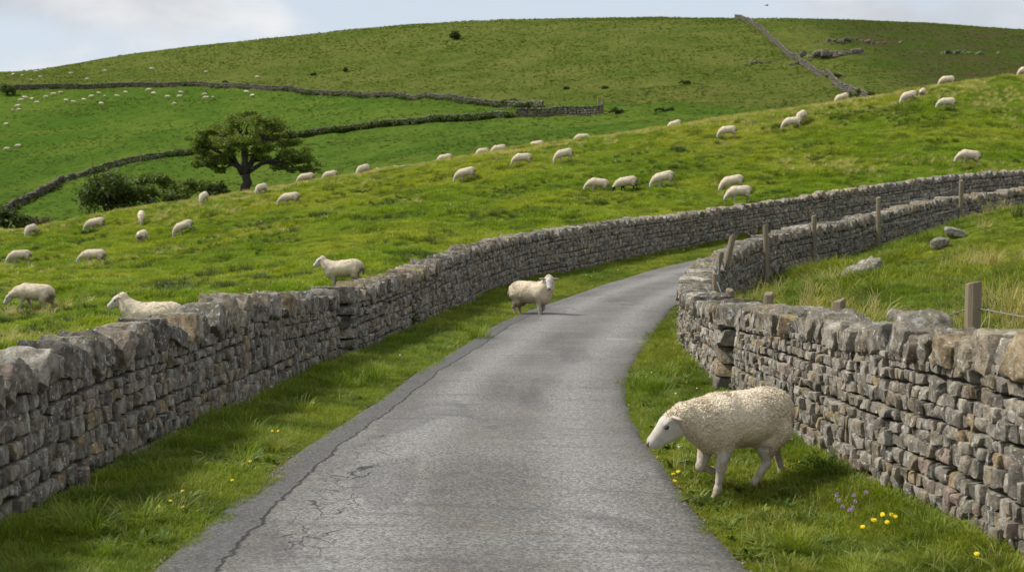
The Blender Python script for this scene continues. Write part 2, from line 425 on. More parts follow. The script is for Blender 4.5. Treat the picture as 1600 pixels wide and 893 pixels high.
def polydist(x, y, P):
    """signed distance to polyline (positive on its right) and arc position"""
    x = np.asarray(x, float).ravel(); y = np.asarray(y, float).ravel()
    A = P[:-1]; B = P[1:]; D = B - A; L2 = (D ** 2).sum(1); L = np.sqrt(L2)
    S0 = np.concatenate([[0], np.cumsum(L)[:-1]])
    sd = np.empty(len(x)); arc = np.empty(len(x))
    for i in range(0, len(x), 20000):
        px = x[i:i+20000, None] - A[:, 0]; py = y[i:i+20000, None] - A[:, 1]
        t = np.clip((px * D[:, 0] + py * D[:, 1]) / L2, 0, 1)
        ex = px - t * D[:, 0]; ey = py - t * D[:, 1]
        d2 = ex * ex + ey * ey; k = d2.argmin(1); r = np.arange(len(k))
        cr = D[k, 1] * px[r, k] - D[k, 0] * py[r, k]
        sd[i:i+20000] = np.sqrt(d2[r, k]) * np.where(cr >= 0, 1, -1)
        arc[i:i+20000] = S0[k] + t[r, k] * L[k]
    return sd, arc

# lane + paddock surface: thin plate spline through surveyed levels
pts = [(r[0] + .1, r[1], r[2]) for r in LW[1:]] + [(r[0], r[1], r[2]) for r in RN] + [(r[0], r[1], r[2]) for r in RC]
for r in ROADP: pass
pts += [(-1.5, y, 0) for y in (-8, 0, 6, 12, 18)] + [(1.2, y, 0) for y in (-8, 0, 6, 12, 18)] + [(0, 26, 0), (1.5, 29, 0), (2.6, 33, .04), (4.8, 39, .2), (7, 43, .5)]
pts += [(x + .9, y, z + dz) for (x, y, z, dz) in ((3.1, 5, 0, .35), (3.0, 9, 0, .35), (2.7, 12, 0, .3), (2.5, 16, 0, .25), (2.6, 20, 0, .2), (3.0, 24, 0, .2), (3.7, 27.5, .05, .15))]
for (px, py, d) in ((1400, 500, 21), (1260, 470, 26), (1450, 402, 33), (1600, 368, 36), (1600, 420, 26), (1600, 500, 17), (1500, 450, 24), (1400, 434, 31), (1340, 440, 31), (1300, 450, 28), (1395, 408, 38), (1520, 385, 37), (1480, 385, 40)):
    pts.append(tuple(pt(px, py, d)))
pts += [(12, 14, 1.1), (20, 30, 2.0), (26, 42, 2.5), (8, 4, .8), (14, 0, 1.0)]
TP = np.array(pts)
def _phi(r2): return .5 * r2 * np.log(r2 + 1e-12)
_n = len(TP); _K = _phi(((TP[:, None, :2] - TP[None, :, :2]) ** 2).sum(-1)) + np.eye(_n) * .6
_Pm = np.c_[np.ones(_n), TP[:, :2]]
_A = np.block([[_K, _Pm], [_Pm.T, np.zeros((3, 3))]])
_W = np.linalg.solve(_A, np.r_[TP[:, 2], 0, 0, 0])
def zA(x, y):
    x = np.clip(np.asarray(x, float), -6, 32); y = np.clip(np.asarray(y, float), -8, 66)
    out = _W[_n] + _W[_n+1] * x + _W[_n+2] * y
    xf, yf = x.ravel(), y.ravel(); o = out.ravel().copy()
    for i in range(0, len(xf), 40000):
        r2 = (xf[i:i+40000, None] - TP[:, 0]) ** 2 + (yf[i:i+40000, None] - TP[:, 1]) ** 2
        o[i:i+40000] += _phi(r2) @ _W[:_n]
    return o.reshape(x.shape)

# hill field and the far fell: profiles along sight columns
def Zc(d, z): return ('z', d, z)
COLS = {
 0:   [Zc(6, -.1), Zc(15, -.2), (38, 487), (64, 413), (84, 362), (110, 378), (150, 362), (175, 342), (230, 298), (300, 222), (370, 157), (388, 139), (430, 120), (460, 113), (540, 120), (900, 190)],
 200: [Zc(6, -.1), Zc(20, -.2), (40, 460), (64, 402), (86, 330), (108, 346), (140, 327), (190, 290), (250, 248), (320, 186), (385, 136), (440, 103), (465, 88), (540, 96), (900, 180)],
 400: [Zc(6, 0), Zc(25, 0), Zc(40, .1), Zc(64, 1.1), (90, 302), (108, 314), (132, 299), (180, 270), (250, 219), (310, 178), (370, 136), (420, 90), (455, 65), (540, 74), (900, 170)],
 600: [Zc(6, 0), Zc(23, .05), Zc(30, .15), Zc(45, .7), Zc(64, 2.0), (92, 270), (108, 283), (150, 262), (240, 196), (320, 151), (390, 92), (440, 45), (540, 58), (900, 160)],
 800: [Zc(6, 0), Zc(23, .05), Zc(40, .6), Zc(46, .95), Zc(64, 2.6), (92, 238), (108, 252), (150, 238), (220, 184), (275, 164), (350, 105), (430, 34), (540, 50), (900, 160)],
 1000: [Zc(6, 0), Zc(30, .2), Zc(50, 1.45), Zc(64, 2.9), (92, 208), (108, 222), (150, 210), (215, 172), (260, 150), (340, 90), (420, 30.5), (540, 48), (900, 160)],
 1150: [Zc(6, 0), Zc(30, .5), Zc(55, 1.9), (58, 320), (62, 300), (70, 262), (92, 186), (108, 202), (160, 188), (220, 165), (290, 120), (350, 70), (410, 31), (540, 50), (900, 160)],
 1300: [Zc(6, 0), Zc(30, .8), Zc(58, 2.5), (62, 290), (72, 238), (92, 163), (108, 182), (180, 174), (240, 150), (280, 118), (330, 78), (400, 34), (540, 54), (900, 160)],
 1480: [Zc(6, 0), Zc(30, 1), Zc(60, 3.2), (66, 250), (75, 200), (92, 137), (108, 156), (180, 150), (230, 140), (280, 110), (330, 75), (390, 43), (540, 62), (900, 165)],
 1600: [Zc(6, 0), Zc(30, 1), Zc(63, 3.6), (68, 245), (76, 195), (92, 120), (108, 140), (180, 138), (230, 128), (290, 95), (380, 50), (540, 70), (900, 170)],
}
COLS[-500] = COLS[0]; COLS[2200] = COLS[1600]
_cols = sorted(COLS); GA = (np.array(_cols) - CX) / F
GD = np.exp(np.linspace(math.log(6), math.log(900), 500)); GS = np.linspace(GA[0], GA[-1], 400)
_tab = []
for c in _cols:
    dd, zz = [], []
    for e in COLS[c]:
        if e[0] == 'z': dd.append(e[1]); zz.append(e[2])
        else: dd.append(e[0]); zz.append(float(z_at(e[1], e[0])))
    # interpolate the sight angle, not the height, so the picture columns stay smooth
    dd = np.array(dd, float); zz = np.array(zz)
    _tab.append(pchip(np.log(dd), zz, np.log(GD)))
_tab = np.array(_tab)
GZ = np.stack([pchip(GA, _tab[:, k], GS) for k in range(len(GD))], 1)
for _ in range(6):   # soften across columns
    GZ[1:-1] = .25 * GZ[:-2] + .5 * GZ[1:-1] + .25 * GZ[2:]

def zB(x, y):
    yy = np.clip(np.asarray(y, float), 6, 899); a = np.clip(np.asarray(x, float) / np.maximum(yy, 6), GS[0], GS[-1])
    i = np.clip((a - GS[0]) / (GS[1] - GS[0]), 0, len(GS) - 1.001); j = np.clip(np.log(yy / 6) / math.log(900 / 6) * (len(GD) - 1), 0, len(GD) - 1.001)
    i0 = i.astype(int); j0 = j.astype(int); u = i - i0; v = j - j0
    return (1-u)*(1-v)*GZ[i0, j0] + u*(1-v)*GZ[i0+1, j0] + (1-u)*v*GZ[i0, j0+1] + u*v*GZ[i0+1, j0+1]

RCpoly = np.concatenate([RNd[::5, :2], RCd[::6, :2], RCd[-1:, :2] + (RCd[-1:, :2] - RCd[-20:-19, :2]) * 60])
ROADd = resample([((a+c)/2, (b+d)/2, math.hypot(a-c, b-d)/2) for a, b, c, d in ROADP], .5, 2.5)
ROADpoly = ROADd[:, :2]
_rs = np.concatenate([[0], np.cumsum(np.linalg.norm(np.diff(ROADpoly, axis=0), axis=1))])

def masks(x, y):
    """signed distances: left wall (+ = lane side), right wall (+ = paddock), lane edge (+ = outside)"""
    sl, _ = polydist(x, y, LWpoly)
    sr, _ = polydist(x, y, RCpoly)
    rd, arc = polydist(x, y, ROADpoly)
    hw = np.interp(arc, _rs, ROADd[:, 2])
    return sl, sr, np.abs(rd) - hw

def ground_raw(x, y, full=False):
    x = np.asarray(x, float); y = np.asarray(y, float); sh = x.shape
    sl, sr, re = masks(x, y); xf, yf = x.ravel(), y.ravel()
    wl = sstep(-.45, .1, sl)
    z = zA(xf, yf) * wl + zB(xf, yf) * (1 - wl)
    fld = sstep(.6, 3.0, -sl)
    near = 1 - sstep(100, 160, yf)
    z += fld * near * (.10 * fbm2(xf, yf, .9, 3, 5) + .10 * fbm2(xf, yf, .22, 2, 8))
    z += fld * (1 - near) * (.16 * fbm2(xf, yf, .33, 3, 25) + .45 * fbm2(xf, yf, .09, 4, 21) + 1.0 * fbm2(xf, yf, .025, 3, 31)) * (1 - .6 * sstep(300, 420, yf))
    # sheep terracettes low on the left fell
    tm = (1 - near) * sstep(-.16, -.26, xf / np.maximum(yf, 5)) * (1 - sstep(260, 330, yf)) if False else 0
    pad = sstep(.4, 1.6, sr)
    z += .75 * np.exp(-((xf - 13.8) / 3.6) ** 2 - ((yf - 37) / 4.5) ** 2) * (sr > 0)
    z += pad * (.09 * fbm2(xf, yf, .8, 3, 41) + .12 * fbm2(xf, yf, .3, 2, 43))
    lane = (1 - fld) * (1 - sstep(0, .4, sr))
    vg = lane * sstep(.12, .55, re)
    z += vg * (.012 + .035 * fbm2(xf, yf, 1.3, 3, 51))
    z -= np.where((sl > 0) & (sr < 0), .09 * (1 - sstep(-.22, -.06, re)), 0)
    if full: return z.reshape(sh), sl, sr, re
    return z.reshape(sh)

def ground(x, y): return float(ground_raw(np.array([x]), np.array([y]))[0])

def cast(px, py, dmin=5.0, dmax=520.0, n=2600):
    """where the sight line through a picture point first meets the ground"""
    t = (CY - py) / F; sl = math.tan(math.atan(t) - TH)
    d = np.exp(np.linspace(math.log(dmin), math.log(dmax), n))
    ax = (px - CX) / F * (math.cos(TH) - sl * math.sin(TH))
    g = ground_raw(ax * d, d); k = np.nonzero(g >= H + sl * d)[0]
    i = k[0] if len(k) else n - 1
    return np.array([ax * d[i], d[i], g[i]])

# ------------------------------------------------------------------ ground sheet
def build_ground():
    ys = np.concatenate([np.linspace(-14, 3, 18)[:-1], np.exp(np.linspace(math.log(3), math.log(880), 640))])
    ss = np.linspace(-1, 1, 470)
    half = .50 * np.maximum(ys, 5) + 6
    X = ss[None, :] * half[:, None]; Y = np.repeat(ys[:, None], len(ss), 1)
    Z, sl, sr, re = ground_raw(X, Y, True)
    x, y, z = X.ravel(), Y.ravel(), Z.ravel()
    nr, nc = X.shape
    i = np.arange(nr - 1)[:, None] * nc + np.arange(nc - 1)[None, :]
    Fq = np.stack([i, i + 1, i + nc + 1, i + nc], -1).reshape(-1, 4)
    field = (sl < 0)
    # zones: beyond the crest the turf belongs to the far fell
    farz = field * sstep(94, 112, y)
    a = x / np.maximum(y, 5); px = CX + a * F
    wa = np.interp(px, [-60, 100, 300, 480, 640, 790, 880, 1000, 1600], [386, 384, 378, 352, 312, 272, 258, 238, 170])
    upper = field * sstep(-6, 6, y - wa)
    wcx = np.interp(y, [230, 300, 412], [1345, 1270, 1150])
    heath = upper * sstep(20, 160, px - wcx) * sstep(160, 240, y)
    n1 = fbm2(x, y, .35, 3, 77)
    dry = field * np.exp(-((y - 90) / 9.0) ** 2) * np.clip(.55 + .5 * n1, 0, 1)
    dry += field * (y < 80) * sstep(.55, 1.1, fbm2(x, y, .18, 3, 79)) * .5
    pad = sstep(.2, 1.0, sr)
    dry = dry + pad * sstep(.2, .8, fbm2(x, y, .25, 3, 78)) * .4
    soil = np.where(sl > 0, np.exp(-(np.maximum(sl - .3, 0) / .16) ** 2), 0) + np.where(sr < .1, np.exp(-(np.maximum(-sr - .3, 0) / .16) ** 2), 0)
    soil = soil * (y < 70) + np.exp(-((re - .05) / .12) ** 2) * (y < 70) * .9
    soil += pad * sstep(.45, .8, fbm2(x, y, .55, 3, 90)) * ((x > 11) & (y < 46)) * .8
    me = new_mesh('ground', np.stack([x, y, z], 1), Fq, True, None, [M['turf']],
                  fattrs={'farz': farz, 'upper': upper, 'heath': heath, 'dry': np.clip(dry, 0, 1), 'soil': np.clip(soil, 0, 1)})
    tag(link('ground', me), kind='structure')

def build_road():
    P = resample(ROADP, .2, 2.5); n = 36
    ax = P[:, 2:] - P[:, :2]; ax /= np.linalg.norm(ax, axis=1)[:, None]; P[:, :2] -= ax * .13; P[:, 2:] += ax * .13
    V = []; UV = []
    s = np.concatenate([[0], np.cumsum(np.linalg.norm(np.diff((P[:, :2] + P[:, 2:]) / 2, axis=0), axis=1))])
    for k in range(n + 1):
        u = k / n
        xy = P[:, :2] * (1 - u) + P[:, 2:] * u
        V.append(xy); UV.append(np.stack([np.full(len(P), u), s - 12], 1))
    V = np.stack(V, 1); UV = np.stack(UV, 1)
    ragged = .07 * fbm2(V[:, 0, 0], V[:, 0, 1], 1.4, 3, 61); V[:, 0, 0] += ragged
    ragged = .07 * fbm2(V[:, -1, 0], V[:, -1, 1], 1.4, 3, 62); V[:, -1, 0] += ragged
    uu = UV[..., 0]
    Z = zA(V[..., 0], V[..., 1]) + .012 + .035 * (1 - (2 * uu - 1) ** 2) + .012 * fbm2(V[..., 0], V[..., 1], .6, 3, 63)
    Z[:, 0] -= .08; Z[:, -1] -= .08
    W = np.concatenate([V, Z[..., None]], -1).reshape(-1, 3)
    nc = n + 1; i = np.arange(len(P) - 1)[:, None] * nc + np.arange(n)[None, :]
    Fq = np.stack([i, i + 1, i + nc + 1, i + nc], -1).reshape(-1, 4)
    me = new_mesh('road', W, Fq, True, None, [M['road']], uvs=UV.reshape(-1, 2))
    tag(link('road', me), kind='structure')

# ------------------------------------------------------------------ dry stone walls
def cube_template(n):
    idx = {}; V = []; Q = []
    def vid(i, j, k):
        if (i, j, k) not in idx: idx[(i, j, k)] = len(V); V.append((2*i/n-1, 2*j/n-1, 2*k/n-1))
        return idx[(i, j, k)]
    for a in range(n):
        for b in range(n):
            for s in (0, n):
                q = [(s, a, b), (s, a+1, b), (s, a+1, b+1), (s, a, b+1)]
                if s == 0: q = q[::-1]
                Q.append([vid(*c) for c in q])
                q = [(a, s, b), (a, s, b+1), (a+1, s, b+1), (a+1, s, b)]
                if s == 0: q = q[::-1]
                Q.append([vid(*c) for c in q])
                q = [(a, b, s), (a+1, b, s), (a+1, b+1, s), (a, b+1, s)]
                if s == 0: q = q[::-1]
                Q.append([vid(*c) for c in q])
    V = np.array(V)
    k = {3: [-1, -.74, .74, 1], 4: [-1, -.80, 0, .80, 1], 5: [-1, -.88, -.32, .32, .88, 1], 8: [-1, -.9, -.6, -.3, 0, .3, .6, .9, 1]}.get(n)
    if k: V = np.interp(V, np.linspace(-1, 1, n + 1), k)
    return V, np.array(Q)
TEMPL = {n: cube_template(n) for n in (2, 3, 4, 5, 8, 10)}

def stone_color(n, rng, kind='wall'):
    pal = np.array([(.200, .185, .165), (.235, .222, .205), (.155, .145, .132), (.215, .188, .150), (.250, .200, .135), (.120, .112, .105), (.225, .185, .165), (.29, .275, .25)])
    w = np.array([.24, .2, .17, .13, .06, .08, .07, .05])
    c = pal[rng.choice(len(pal), n, p=w / w.sum())] * rng.uniform(.8, 1.2, (n, 1))
    return c

def stones_mesh(name, S, frame, mat, n=3, power=5.0, rough=.012, mesh_rng=None, nscale=7.0, cuts=0, sharp=None):
    """S: array rows (s, w, h, ls, lw, lh, tilt, r, g, b); frame maps (s,w,h) to the world"""
    rng = mesh_rng or RNG
    T, Q = TEMPL[n]
    q = T / ((np.abs(T) ** power).sum(1) ** (1 / power))[:, None]
    N = len(S); S = np.asarray(S, float)
    v = np.repeat(q[None], N, 0)
    for c in range(cuts):      # hammer-dressed: planes struck off the corners
        nn = rng.normal(size=(N, 3)); nn /= np.linalg.norm(nn, axis=1)[:, None]
        dd = rng.uniform(.70, 1.0, N) * np.abs(nn).sum(1)
        ex = np.maximum(0, (v * nn[:, None]).sum(-1) - dd[:, None])
        v = v - ex[..., None] * nn[:, None]
    sh = rng.normal(0, .10, (N, 9))
    x, w, h = v[..., 0].copy(), v[..., 1].copy(), v[..., 2].copy()
    x2 = x * (1 + sh[:, 0:1] * h) + sh[:, 1:2] * h
    h2 = h * (1 + sh[:, 2:3] * x) + sh[:, 3:4] * x * .6 + sh[:, 7:8] * w * .5
    w2 = w * (1 + sh[:, 4:5] * x * .25) + sh[:, 5:6] * h * .4 * .5
    v = np.stack([x2 * S[:, 3:4], w2 * S[:, 4:5], h2 * S[:, 5:6]], -1)
    ct, st = np.cos(S[:, 6:7]), np.sin(S[:, 6:7])
    v = np.stack([v[..., 0] * ct + v[..., 2] * st, v[..., 1], -v[..., 0] * st + v[..., 2] * ct], -1)
    off = rng.uniform(0, 50, (N, 1, 3))
    nz = np.stack([vnoise(v * nscale + off + k * 9.1, 3) + .5 * vnoise(v * nscale * 2.3 + off + k * 4.7, 4) for k in range(3)], -1)
    v = v + nz * rough * np.minimum(1, S[:, None, 3:6] / .05)
    v = v + S[:, None, 0:3]
    W = frame(v.reshape(-1, 3))
    Fq = (Q[None] + (np.arange(N) * len(T))[:, None, None]).reshape(-1, 4)
    col = np.repeat(S[:, 7:10], len(T), 0)
    me = new_mesh(name, W, Fq, True, col, [mat])
    if sharp: me.set_sharp_from_angle(angle=math.radians(sharp))
    return me

def wall_frame(P, extra=None):
    s = np.concatenate([[0], np.cumsum(np.linalg.norm(np.diff(P[:, :2], axis=0), axis=1))])
    T = np.gradient(P[:, :2], axis=0); T /= np.linalg.norm(T, axis=1)[:, None]
    def fr(v):
        a = v[:, 0]
        ac = np.clip(a, 0, s[-1]); over = a - ac
        px, py, pz = (np.interp(ac, s, P[:, k]) for k in range(3))
        tx, ty = np.interp(ac, s, T[:, 0]), np.interp(ac, s, T[:, 1])
        l = np.hypot(tx, ty); tx /= l; ty /= l
        return np.stack([px + tx * over + ty * v[:, 1], py + ty * over - tx * v[:, 1], pz + v[:, 2]], 1)
    return fr, s

def lay_wall(P, thick=(.30, .21), course=(.085, .15), width=(.075, .24), cop_h=.24, cop_w=(.06, .16), cop_lean=.25, rng=None, gap=.0025, s0=0, s1=None, big=.0):
    """rows for courses and copings; P rows (x,y,z,height)"""
    fr, s = wall_frame(P); L = s[-1] if s1 is None else s1
    rng = rng or RNG
    Hs = lambda a: np.interp(a, s, P[:, 3]) - cop_h
    Hmax = P[:, 3].max() - cop_h
    hs = [-.22]; 
    while hs[-1] < Hmax:
        k = 1.15 - .3 * (max(hs[-1], 0) / Hmax)      # heavier stones low down
        hs.append(hs[-1] + rng.uniform(*course) * k)
    hs = np.array(hs)
    C = []; resv = []
    # bonding of courses is relative to the local wall height
    for i in range(len(hs) - 1):
        a = s0 - rng.uniform(0, .1); nres = []
        while a < L:
            wd = width[0] + (width[1] - width[0]) * rng.beta(1.4, 2.6)
            if rng.random() < .06: wd *= 1.5
            b = min(a + wd, L + .03)
            if L - b < width[0] * .6: b = L + .02
            hit = [r for r in resv if r[0] < b and r[1] > a]
            if hit:
                r = hit[0]
                if r[0] - a > width[0] * .8: b = r[0]
                else: a = r[1]; continue
            m = (a + b) / 2; rel = Hs(m) / Hmax
            lo, hi = hs[i], hs[i+1]
            if rng.random() < .055 and i < len(hs) - 3 and b - a < .2:
                hi = hs[i+2]; nres.append((a, b))
            wig = .012 * math.sin(m * 1.7 + i) + .01 * math.sin(m * .63 + 2.1 * i)
            lo2, hi2 = lo * rel + wig, hi * rel + wig
            if lo < 0: lo2 = lo
            f = np.clip((lo2 + hi2) / 2 / (Hmax + 1e-6), 0, 1)
            t = thick[0] * (1 - f) + thick[1] * f + rng.normal(0, .011) + (.03 if rng.random() < .05 else 0)
            C.append((m, rng.normal(0, .006), (lo2 + hi2) / 2, (b - a) / 2 - gap, t, (hi2 - lo2) / 2 - gap, rng.normal(0, .018)))
            a = b
        resv = nres
    C = np.array(C); C = np.c_[C, stone_color(len(C), rng)]
    K = []; a = s0 - .02; lean = cop_lean
    while a < L:
        w = rng.uniform(*cop_w) * (1.35 if rng.random() < .18 else 1)
        if big and rng.random() < big: w *= 1.6
        w = min(w, max(.05, (L + .04 - a) / 2))
        m = a + w; hh = cop_h * rng.uniform(.62, 1.22)
        lean = .75 * lean + .25 * (cop_lean + rng.normal(0, .55))
        K.append((m, rng.normal(0, .02), Hs(m) + hh / 2 - .02, w * 1.02 - gap, thick[1] * rng.uniform(.92, 1.25) + .02, hh / 2, lean * (.5 if w > .2 else 1)))
        a += 2 * w
    K = np.array(K); kc = stone_color(len(K), rng) * 1.0
    K = np.c_[K, kc]
    return C, K, fr, s, Hs

def core_mesh(P, s0, s1, thick, cop_h):
    fr, s = wall_frame(P); a = np.arange(s0 + .04, s1 - .02, .25)
    hh = np.interp(a, s, P[:, 3]) - cop_h - .02
    V = []
    for (w, top) in ((-1, 0), (-1, 1), (1, 1), (1, 0)):
        t = (thick[1] if top else thick[0]) - .075
        V.append(fr(np.stack([a, np.full_like(a, w * t), hh if top else np.full_like(a, -.3)], 1)))
    V = np.stack(V, 1).reshape(-1, 3); Q = []
    for i in range(len(a) - 1):
        for j in range(4): Q.append((i*4+j, i*4+(j+1) % 4, (i+1)*4+(j+1) % 4, (i+1)*4+j))
    Q += [(3, 2, 1, 0), tuple((len(a)-1)*4 + k for k in (0, 1, 2, 3))]
    return new_mesh('hearting', V, np.array(Q), False, None, [M['hearting']])

def offset_line(P, off):
    T = np.gradient(P[:, :2], axis=0); T /= np.linalg.norm(T, axis=1)[:, None]
    Q = P.copy(); Q[:, 0] += T[:, 1] * off; Q[:, 1] -= T[:, 0] * off
    return Q

def cut(P, y0=None, y1=None, s0=None, s1=None):
    s = np.concatenate([[0], np.cumsum(np.linalg.norm(np.diff(P[:, :2], axis=0), axis=1))])
    m = np.ones(len(P), bool)
    if s0 is not None: m &= s >= s0
    if s1 is not None: m &= s <= s1
    if y0 is not None: m &= P[:, 1] >= y0
    if y1 is not None: m &= P[:, 1] <= y1
    return P[m]

def make_wall(name, label, P, n, seed, near=False, **kw):
    rng = np.random.default_rng(seed)
    C, K, fr, s, Hs = lay_wall(P, rng=rng, **kw)
    root = empty(name, (float(P[len(P)//2, 0]), float(P[len(P)//2, 1]), float(P[len(P)//2, 2])))
    tag(root, label, 'stone wall')
    off = np.array(root.location)
    frl = lambda v: fr(v) - off
    cm = stones_mesh('stone_courses', C, frl, M['stone'], n, 16.0 if near else 12.0, .011, rng, 13.0, 3 if near else 2, 38)
    link('stone_courses', cm, root)
    km = stones_mesh('coping', K, frl, M['stone'], 8 if near else 5, 14.0, .020, rng, 9.0, 7 if near else 5, 32)
    link('coping', km, root)
    P2 = P.copy(); P2[:, :3] -= off
    link('hearting', core_mesh(P2, 0, s[-1], kw.get('thick', (.30, .21)), kw.get('cop_h', .24)), root)
    return root, frl, s, Hs, rng

def end_stones(root, frl, a, Hs_a, thick, rng, name='end_stones', wid=.2, dark=True):
    """the squared quoins that close a wall head"""
    S = []; h = -.15
    while h < Hs_a - .03:
        dh = min(rng.uniform(.10, .21), Hs_a - h + .02)
        c = stone_color(1, rng)[0] * .72
        S.append((a, 0, h + dh / 2, wid * rng.uniform(.85, 1.15), thick + rng.uniform(.0, .05), dh / 2 - .005, rng.normal(0, .015), *c))
        h += dh
    c = stone_color(1, rng)[0] * .8
    S.append((a, 0, Hs_a + .1, wid * 1.25, thick * .92, .13, .03, *c))
    link(name, stones_mesh(name, np.array(S), frl, M['stone'], 8, 16.0, .012, rng, 9.0, 4, 35), root)

def build_walls():
    LC = offset_line(LWd, -.28)
    a = cut(LC, -3.0, 20.55)
    r, fr, s, Hs, rng = make_wall('dry_stone_wall', 'dark dry stone wall with big rough coping boulders, close along the left grass verge', a, 5, 21, True,
                      cop_h=.27, cop_w=(.035, .15), cop_lean=.40, big=.25, course=(.08, .14), width=(.065, .25), thick=(.29, .18))
    b = cut(LC, 21.0, None)
    r, fr, s, Hs, rng = make_wall('dry_stone_wall', 'long dry stone wall curving uphill behind the road between the verge and the sheep field', b, 3, 22, False,
                      cop_h=.21, cop_w=(.035, .12), cop_lean=.42, course=(.10, .165), width=(.08, .30))
    end_stones(r, fr, -.16, Hs(0) + .02, .30, rng, wid=.19)
    RNc = offset_line(cut(RNd, 3.5, 16.35), .28)
    r, fr, s, Hs, rng = make_wall('dry_stone_wall', 'pale grey dry stone wall with lichened coping beside the sheep walking in front', RNc, 5, 23, True,
                      cop_h=.26, cop_w=(.04, .15), cop_lean=-.36, big=.2, course=(.08, .135), width=(.06, .22), thick=(.29, .19))
    RCc = offset_line(cut(RCd, 17.0, None), .26)
    r, fr, s, Hs, rng = make_wall('dry_stone_wall', 'winding dry stone wall that bends away to the right behind the fence posts', RCc, 3, 24, False,
                      cop_h=.22, cop_w=(.035, .12), cop_lean=.25, course=(.09, .15), width=(.075, .26), thick=(.29, .22))
    end_stones(r, fr, -.20, Hs(0) + .0, .31, rng, wid=.22)
    # ruled across the far fell
    def far(pxs, hgt, label, seed, dmin=125.0, thick=(.30, .22), step=6.0):
        Q = np.array([cast(px, py, dmin, 600, 2500) for px, py in pxs])
        P = np.c_[Q, np.full(len(Q), hgt)]
        P = resample(P, 1.0, step)
        P[:, 2] = ground_raw(P[:, 0], P[:, 1])
        rng = np.random.default_rng(seed)
        C, K, fr, s, Hs = lay_wall(P, rng=rng, thick=thick, course=(.24, .36), width=(.35, .9), cop_h=.35, cop_w=(.14, .34), cop_lean=.2)
        root = empty('field_wall', tuple(P[len(P)//2, :3])); off = np.array(root.location); tag(root, label, 'stone wall')
        fl = lambda v: fr(v) - off
        link('stone_courses', stones_mesh('stone_courses', C, fl, M['stone_far'], 2, 5, .05, rng, 2.0), root)
        link('coping', stones_mesh('coping', K, fl, M['stone_far'], 2, 4, .08, rng, 2.0), root)
        return P
    WA = far([(-70, 143), (12, 141), (100, 138), (200, 136), (300, 134), (400, 140), (480, 147), (560, 152), (640, 156), (720, 161), (790, 166), (850, 169)], 1.3,
             'long straight field wall across the far hill, between the upper and the lower pasture', 31)
    WB = far([(10, 335), (35, 320), (80, 298), (130, 275), (175, 260), (230, 250), (285, 241), (340, 233), (430, 221), (470, 214), (600, 197), (720, 189), (800, 184)], 1.15,
             'low overgrown field wall running up from the valley behind the lone tree', 32)
    WB2 = far([(806, 183), (880, 179), (944, 177)], 1.45, 'tall stub of field wall ending at the pale gate posts on the hill', 33)
    WCp = far([(1356, 158), (1335, 150), (1308, 136), (1280, 119), (1258, 105), (1238, 92), (1218, 74), (1200, 59), (1186, 46), (1172, 37), (1160, 32), (1148, 30)], 1.4,
             'steep field wall climbing straight to the skyline on the right of the hill', 34, 125.0, (.24, .18), 14.0)
    return WA, WB, WB2, WCp

# ------------------------------------------------------------------ sheep (implicit surface)
def seg_d(p, a, b, ra, rb):
    a = np.asarray(a, float); b = np.asarray(b, float); ab = b - a
    t = np.clip(((p - a) @ ab) / (ab @ ab + 1e-12), 0, 1)
    return np.linalg.norm(p - a - t[:, None] * ab, axis=1) - (ra + (rb - ra) * t)

def ell_d(p, c, r, R=None):
    q = p - np.asarray(c, float)
    if R is not None: q = q @ R
    r = np.asarray(r, float); k0 = np.linalg.norm(q / r, axis=1); k1 = np.linalg.norm(q / (r * r), axis=1) + 1e-9
    return k0 * (k0 - 1) / k1

def smin(a, b, k):
    h = np.clip(.5 + .5 * (b - a) / k, 0, 1)
    return b * (1 - h) + a * h - k * h * (1 - h)

def surface_nets(F, org, h):
    nx, ny, nz = F.shape; S = F < 0
    cs = [(i, j, k) for i in (0, 1) for j in (0, 1) for k in (0, 1)]
    sl = lambda A, c: A[c[0]:nx-1+c[0], c[1]:ny-1+c[1], c[2]:nz-1+c[2]]
    cnt = sum(sl(S, c).astype(np.int8) for c in cs)
    act = (cnt > 0) & (cnt < 8); ids = np.full(act.shape, -1, np.int64); ids[act] = np.arange(act.sum())
    I = np.argwhere(act); vals = {c: F[I[:, 0]+c[0], I[:, 1]+c[1], I[:, 2]+c[2]] for c in cs}
    acc = np.zeros((len(I), 3)); n = np.zeros(len(I))
    for a in range(8):
        for b in range(a + 1, 8):
            ca, cb = np.array(cs[a]), np.array(cs[b])
            if np.abs(ca - cb).sum() != 1: continue
            va, vb = vals[cs[a]], vals[cs[b]]; m = (va < 0) != (vb < 0)
            t = np.where(m, va / np.where(m, va - vb, 1), 0)
            acc[m] += (ca + t[m, None] * (cb - ca)); n[m] += 1
    V = org + h * (I + acc / n[:, None])
    Q = []
    for ax in range(3):
        o1, o2 = [(1, 2), (2, 0), (0, 1)][ax]
        A = S; sh = [slice(None)] * 3; sh2 = [slice(None)] * 3
        sh[ax] = slice(0, -1); sh2[ax] = slice(1, None)
        ch = A[tuple(sh)] != A[tuple(sh2)]; E = np.argwhere(ch)
        E = E[(E[:, o1] > 0) & (E[:, o2] > 0)]
        lim = np.array(act.shape); E = E[(E < lim).all(1)]
        d1 = np.zeros(3, int); d1[o1] = 1; d2 = np.zeros(3, int); d2[o2] = 1
        g = lambda e: ids[e[:, 0], e[:, 1], e[:, 2]]
        q = np.stack([g(E - d1 - d2), g(E - d2), g(E), g(E - d1)], 1)
        fl = ~S[E[:, 0], E[:, 1], E[:, 2]]
        q[fl] = q[fl][:, ::-1]
        Q.append(q)
    Q = np.concatenate(Q); Q = Q[(Q >= 0).all(1)]
    return V, Q

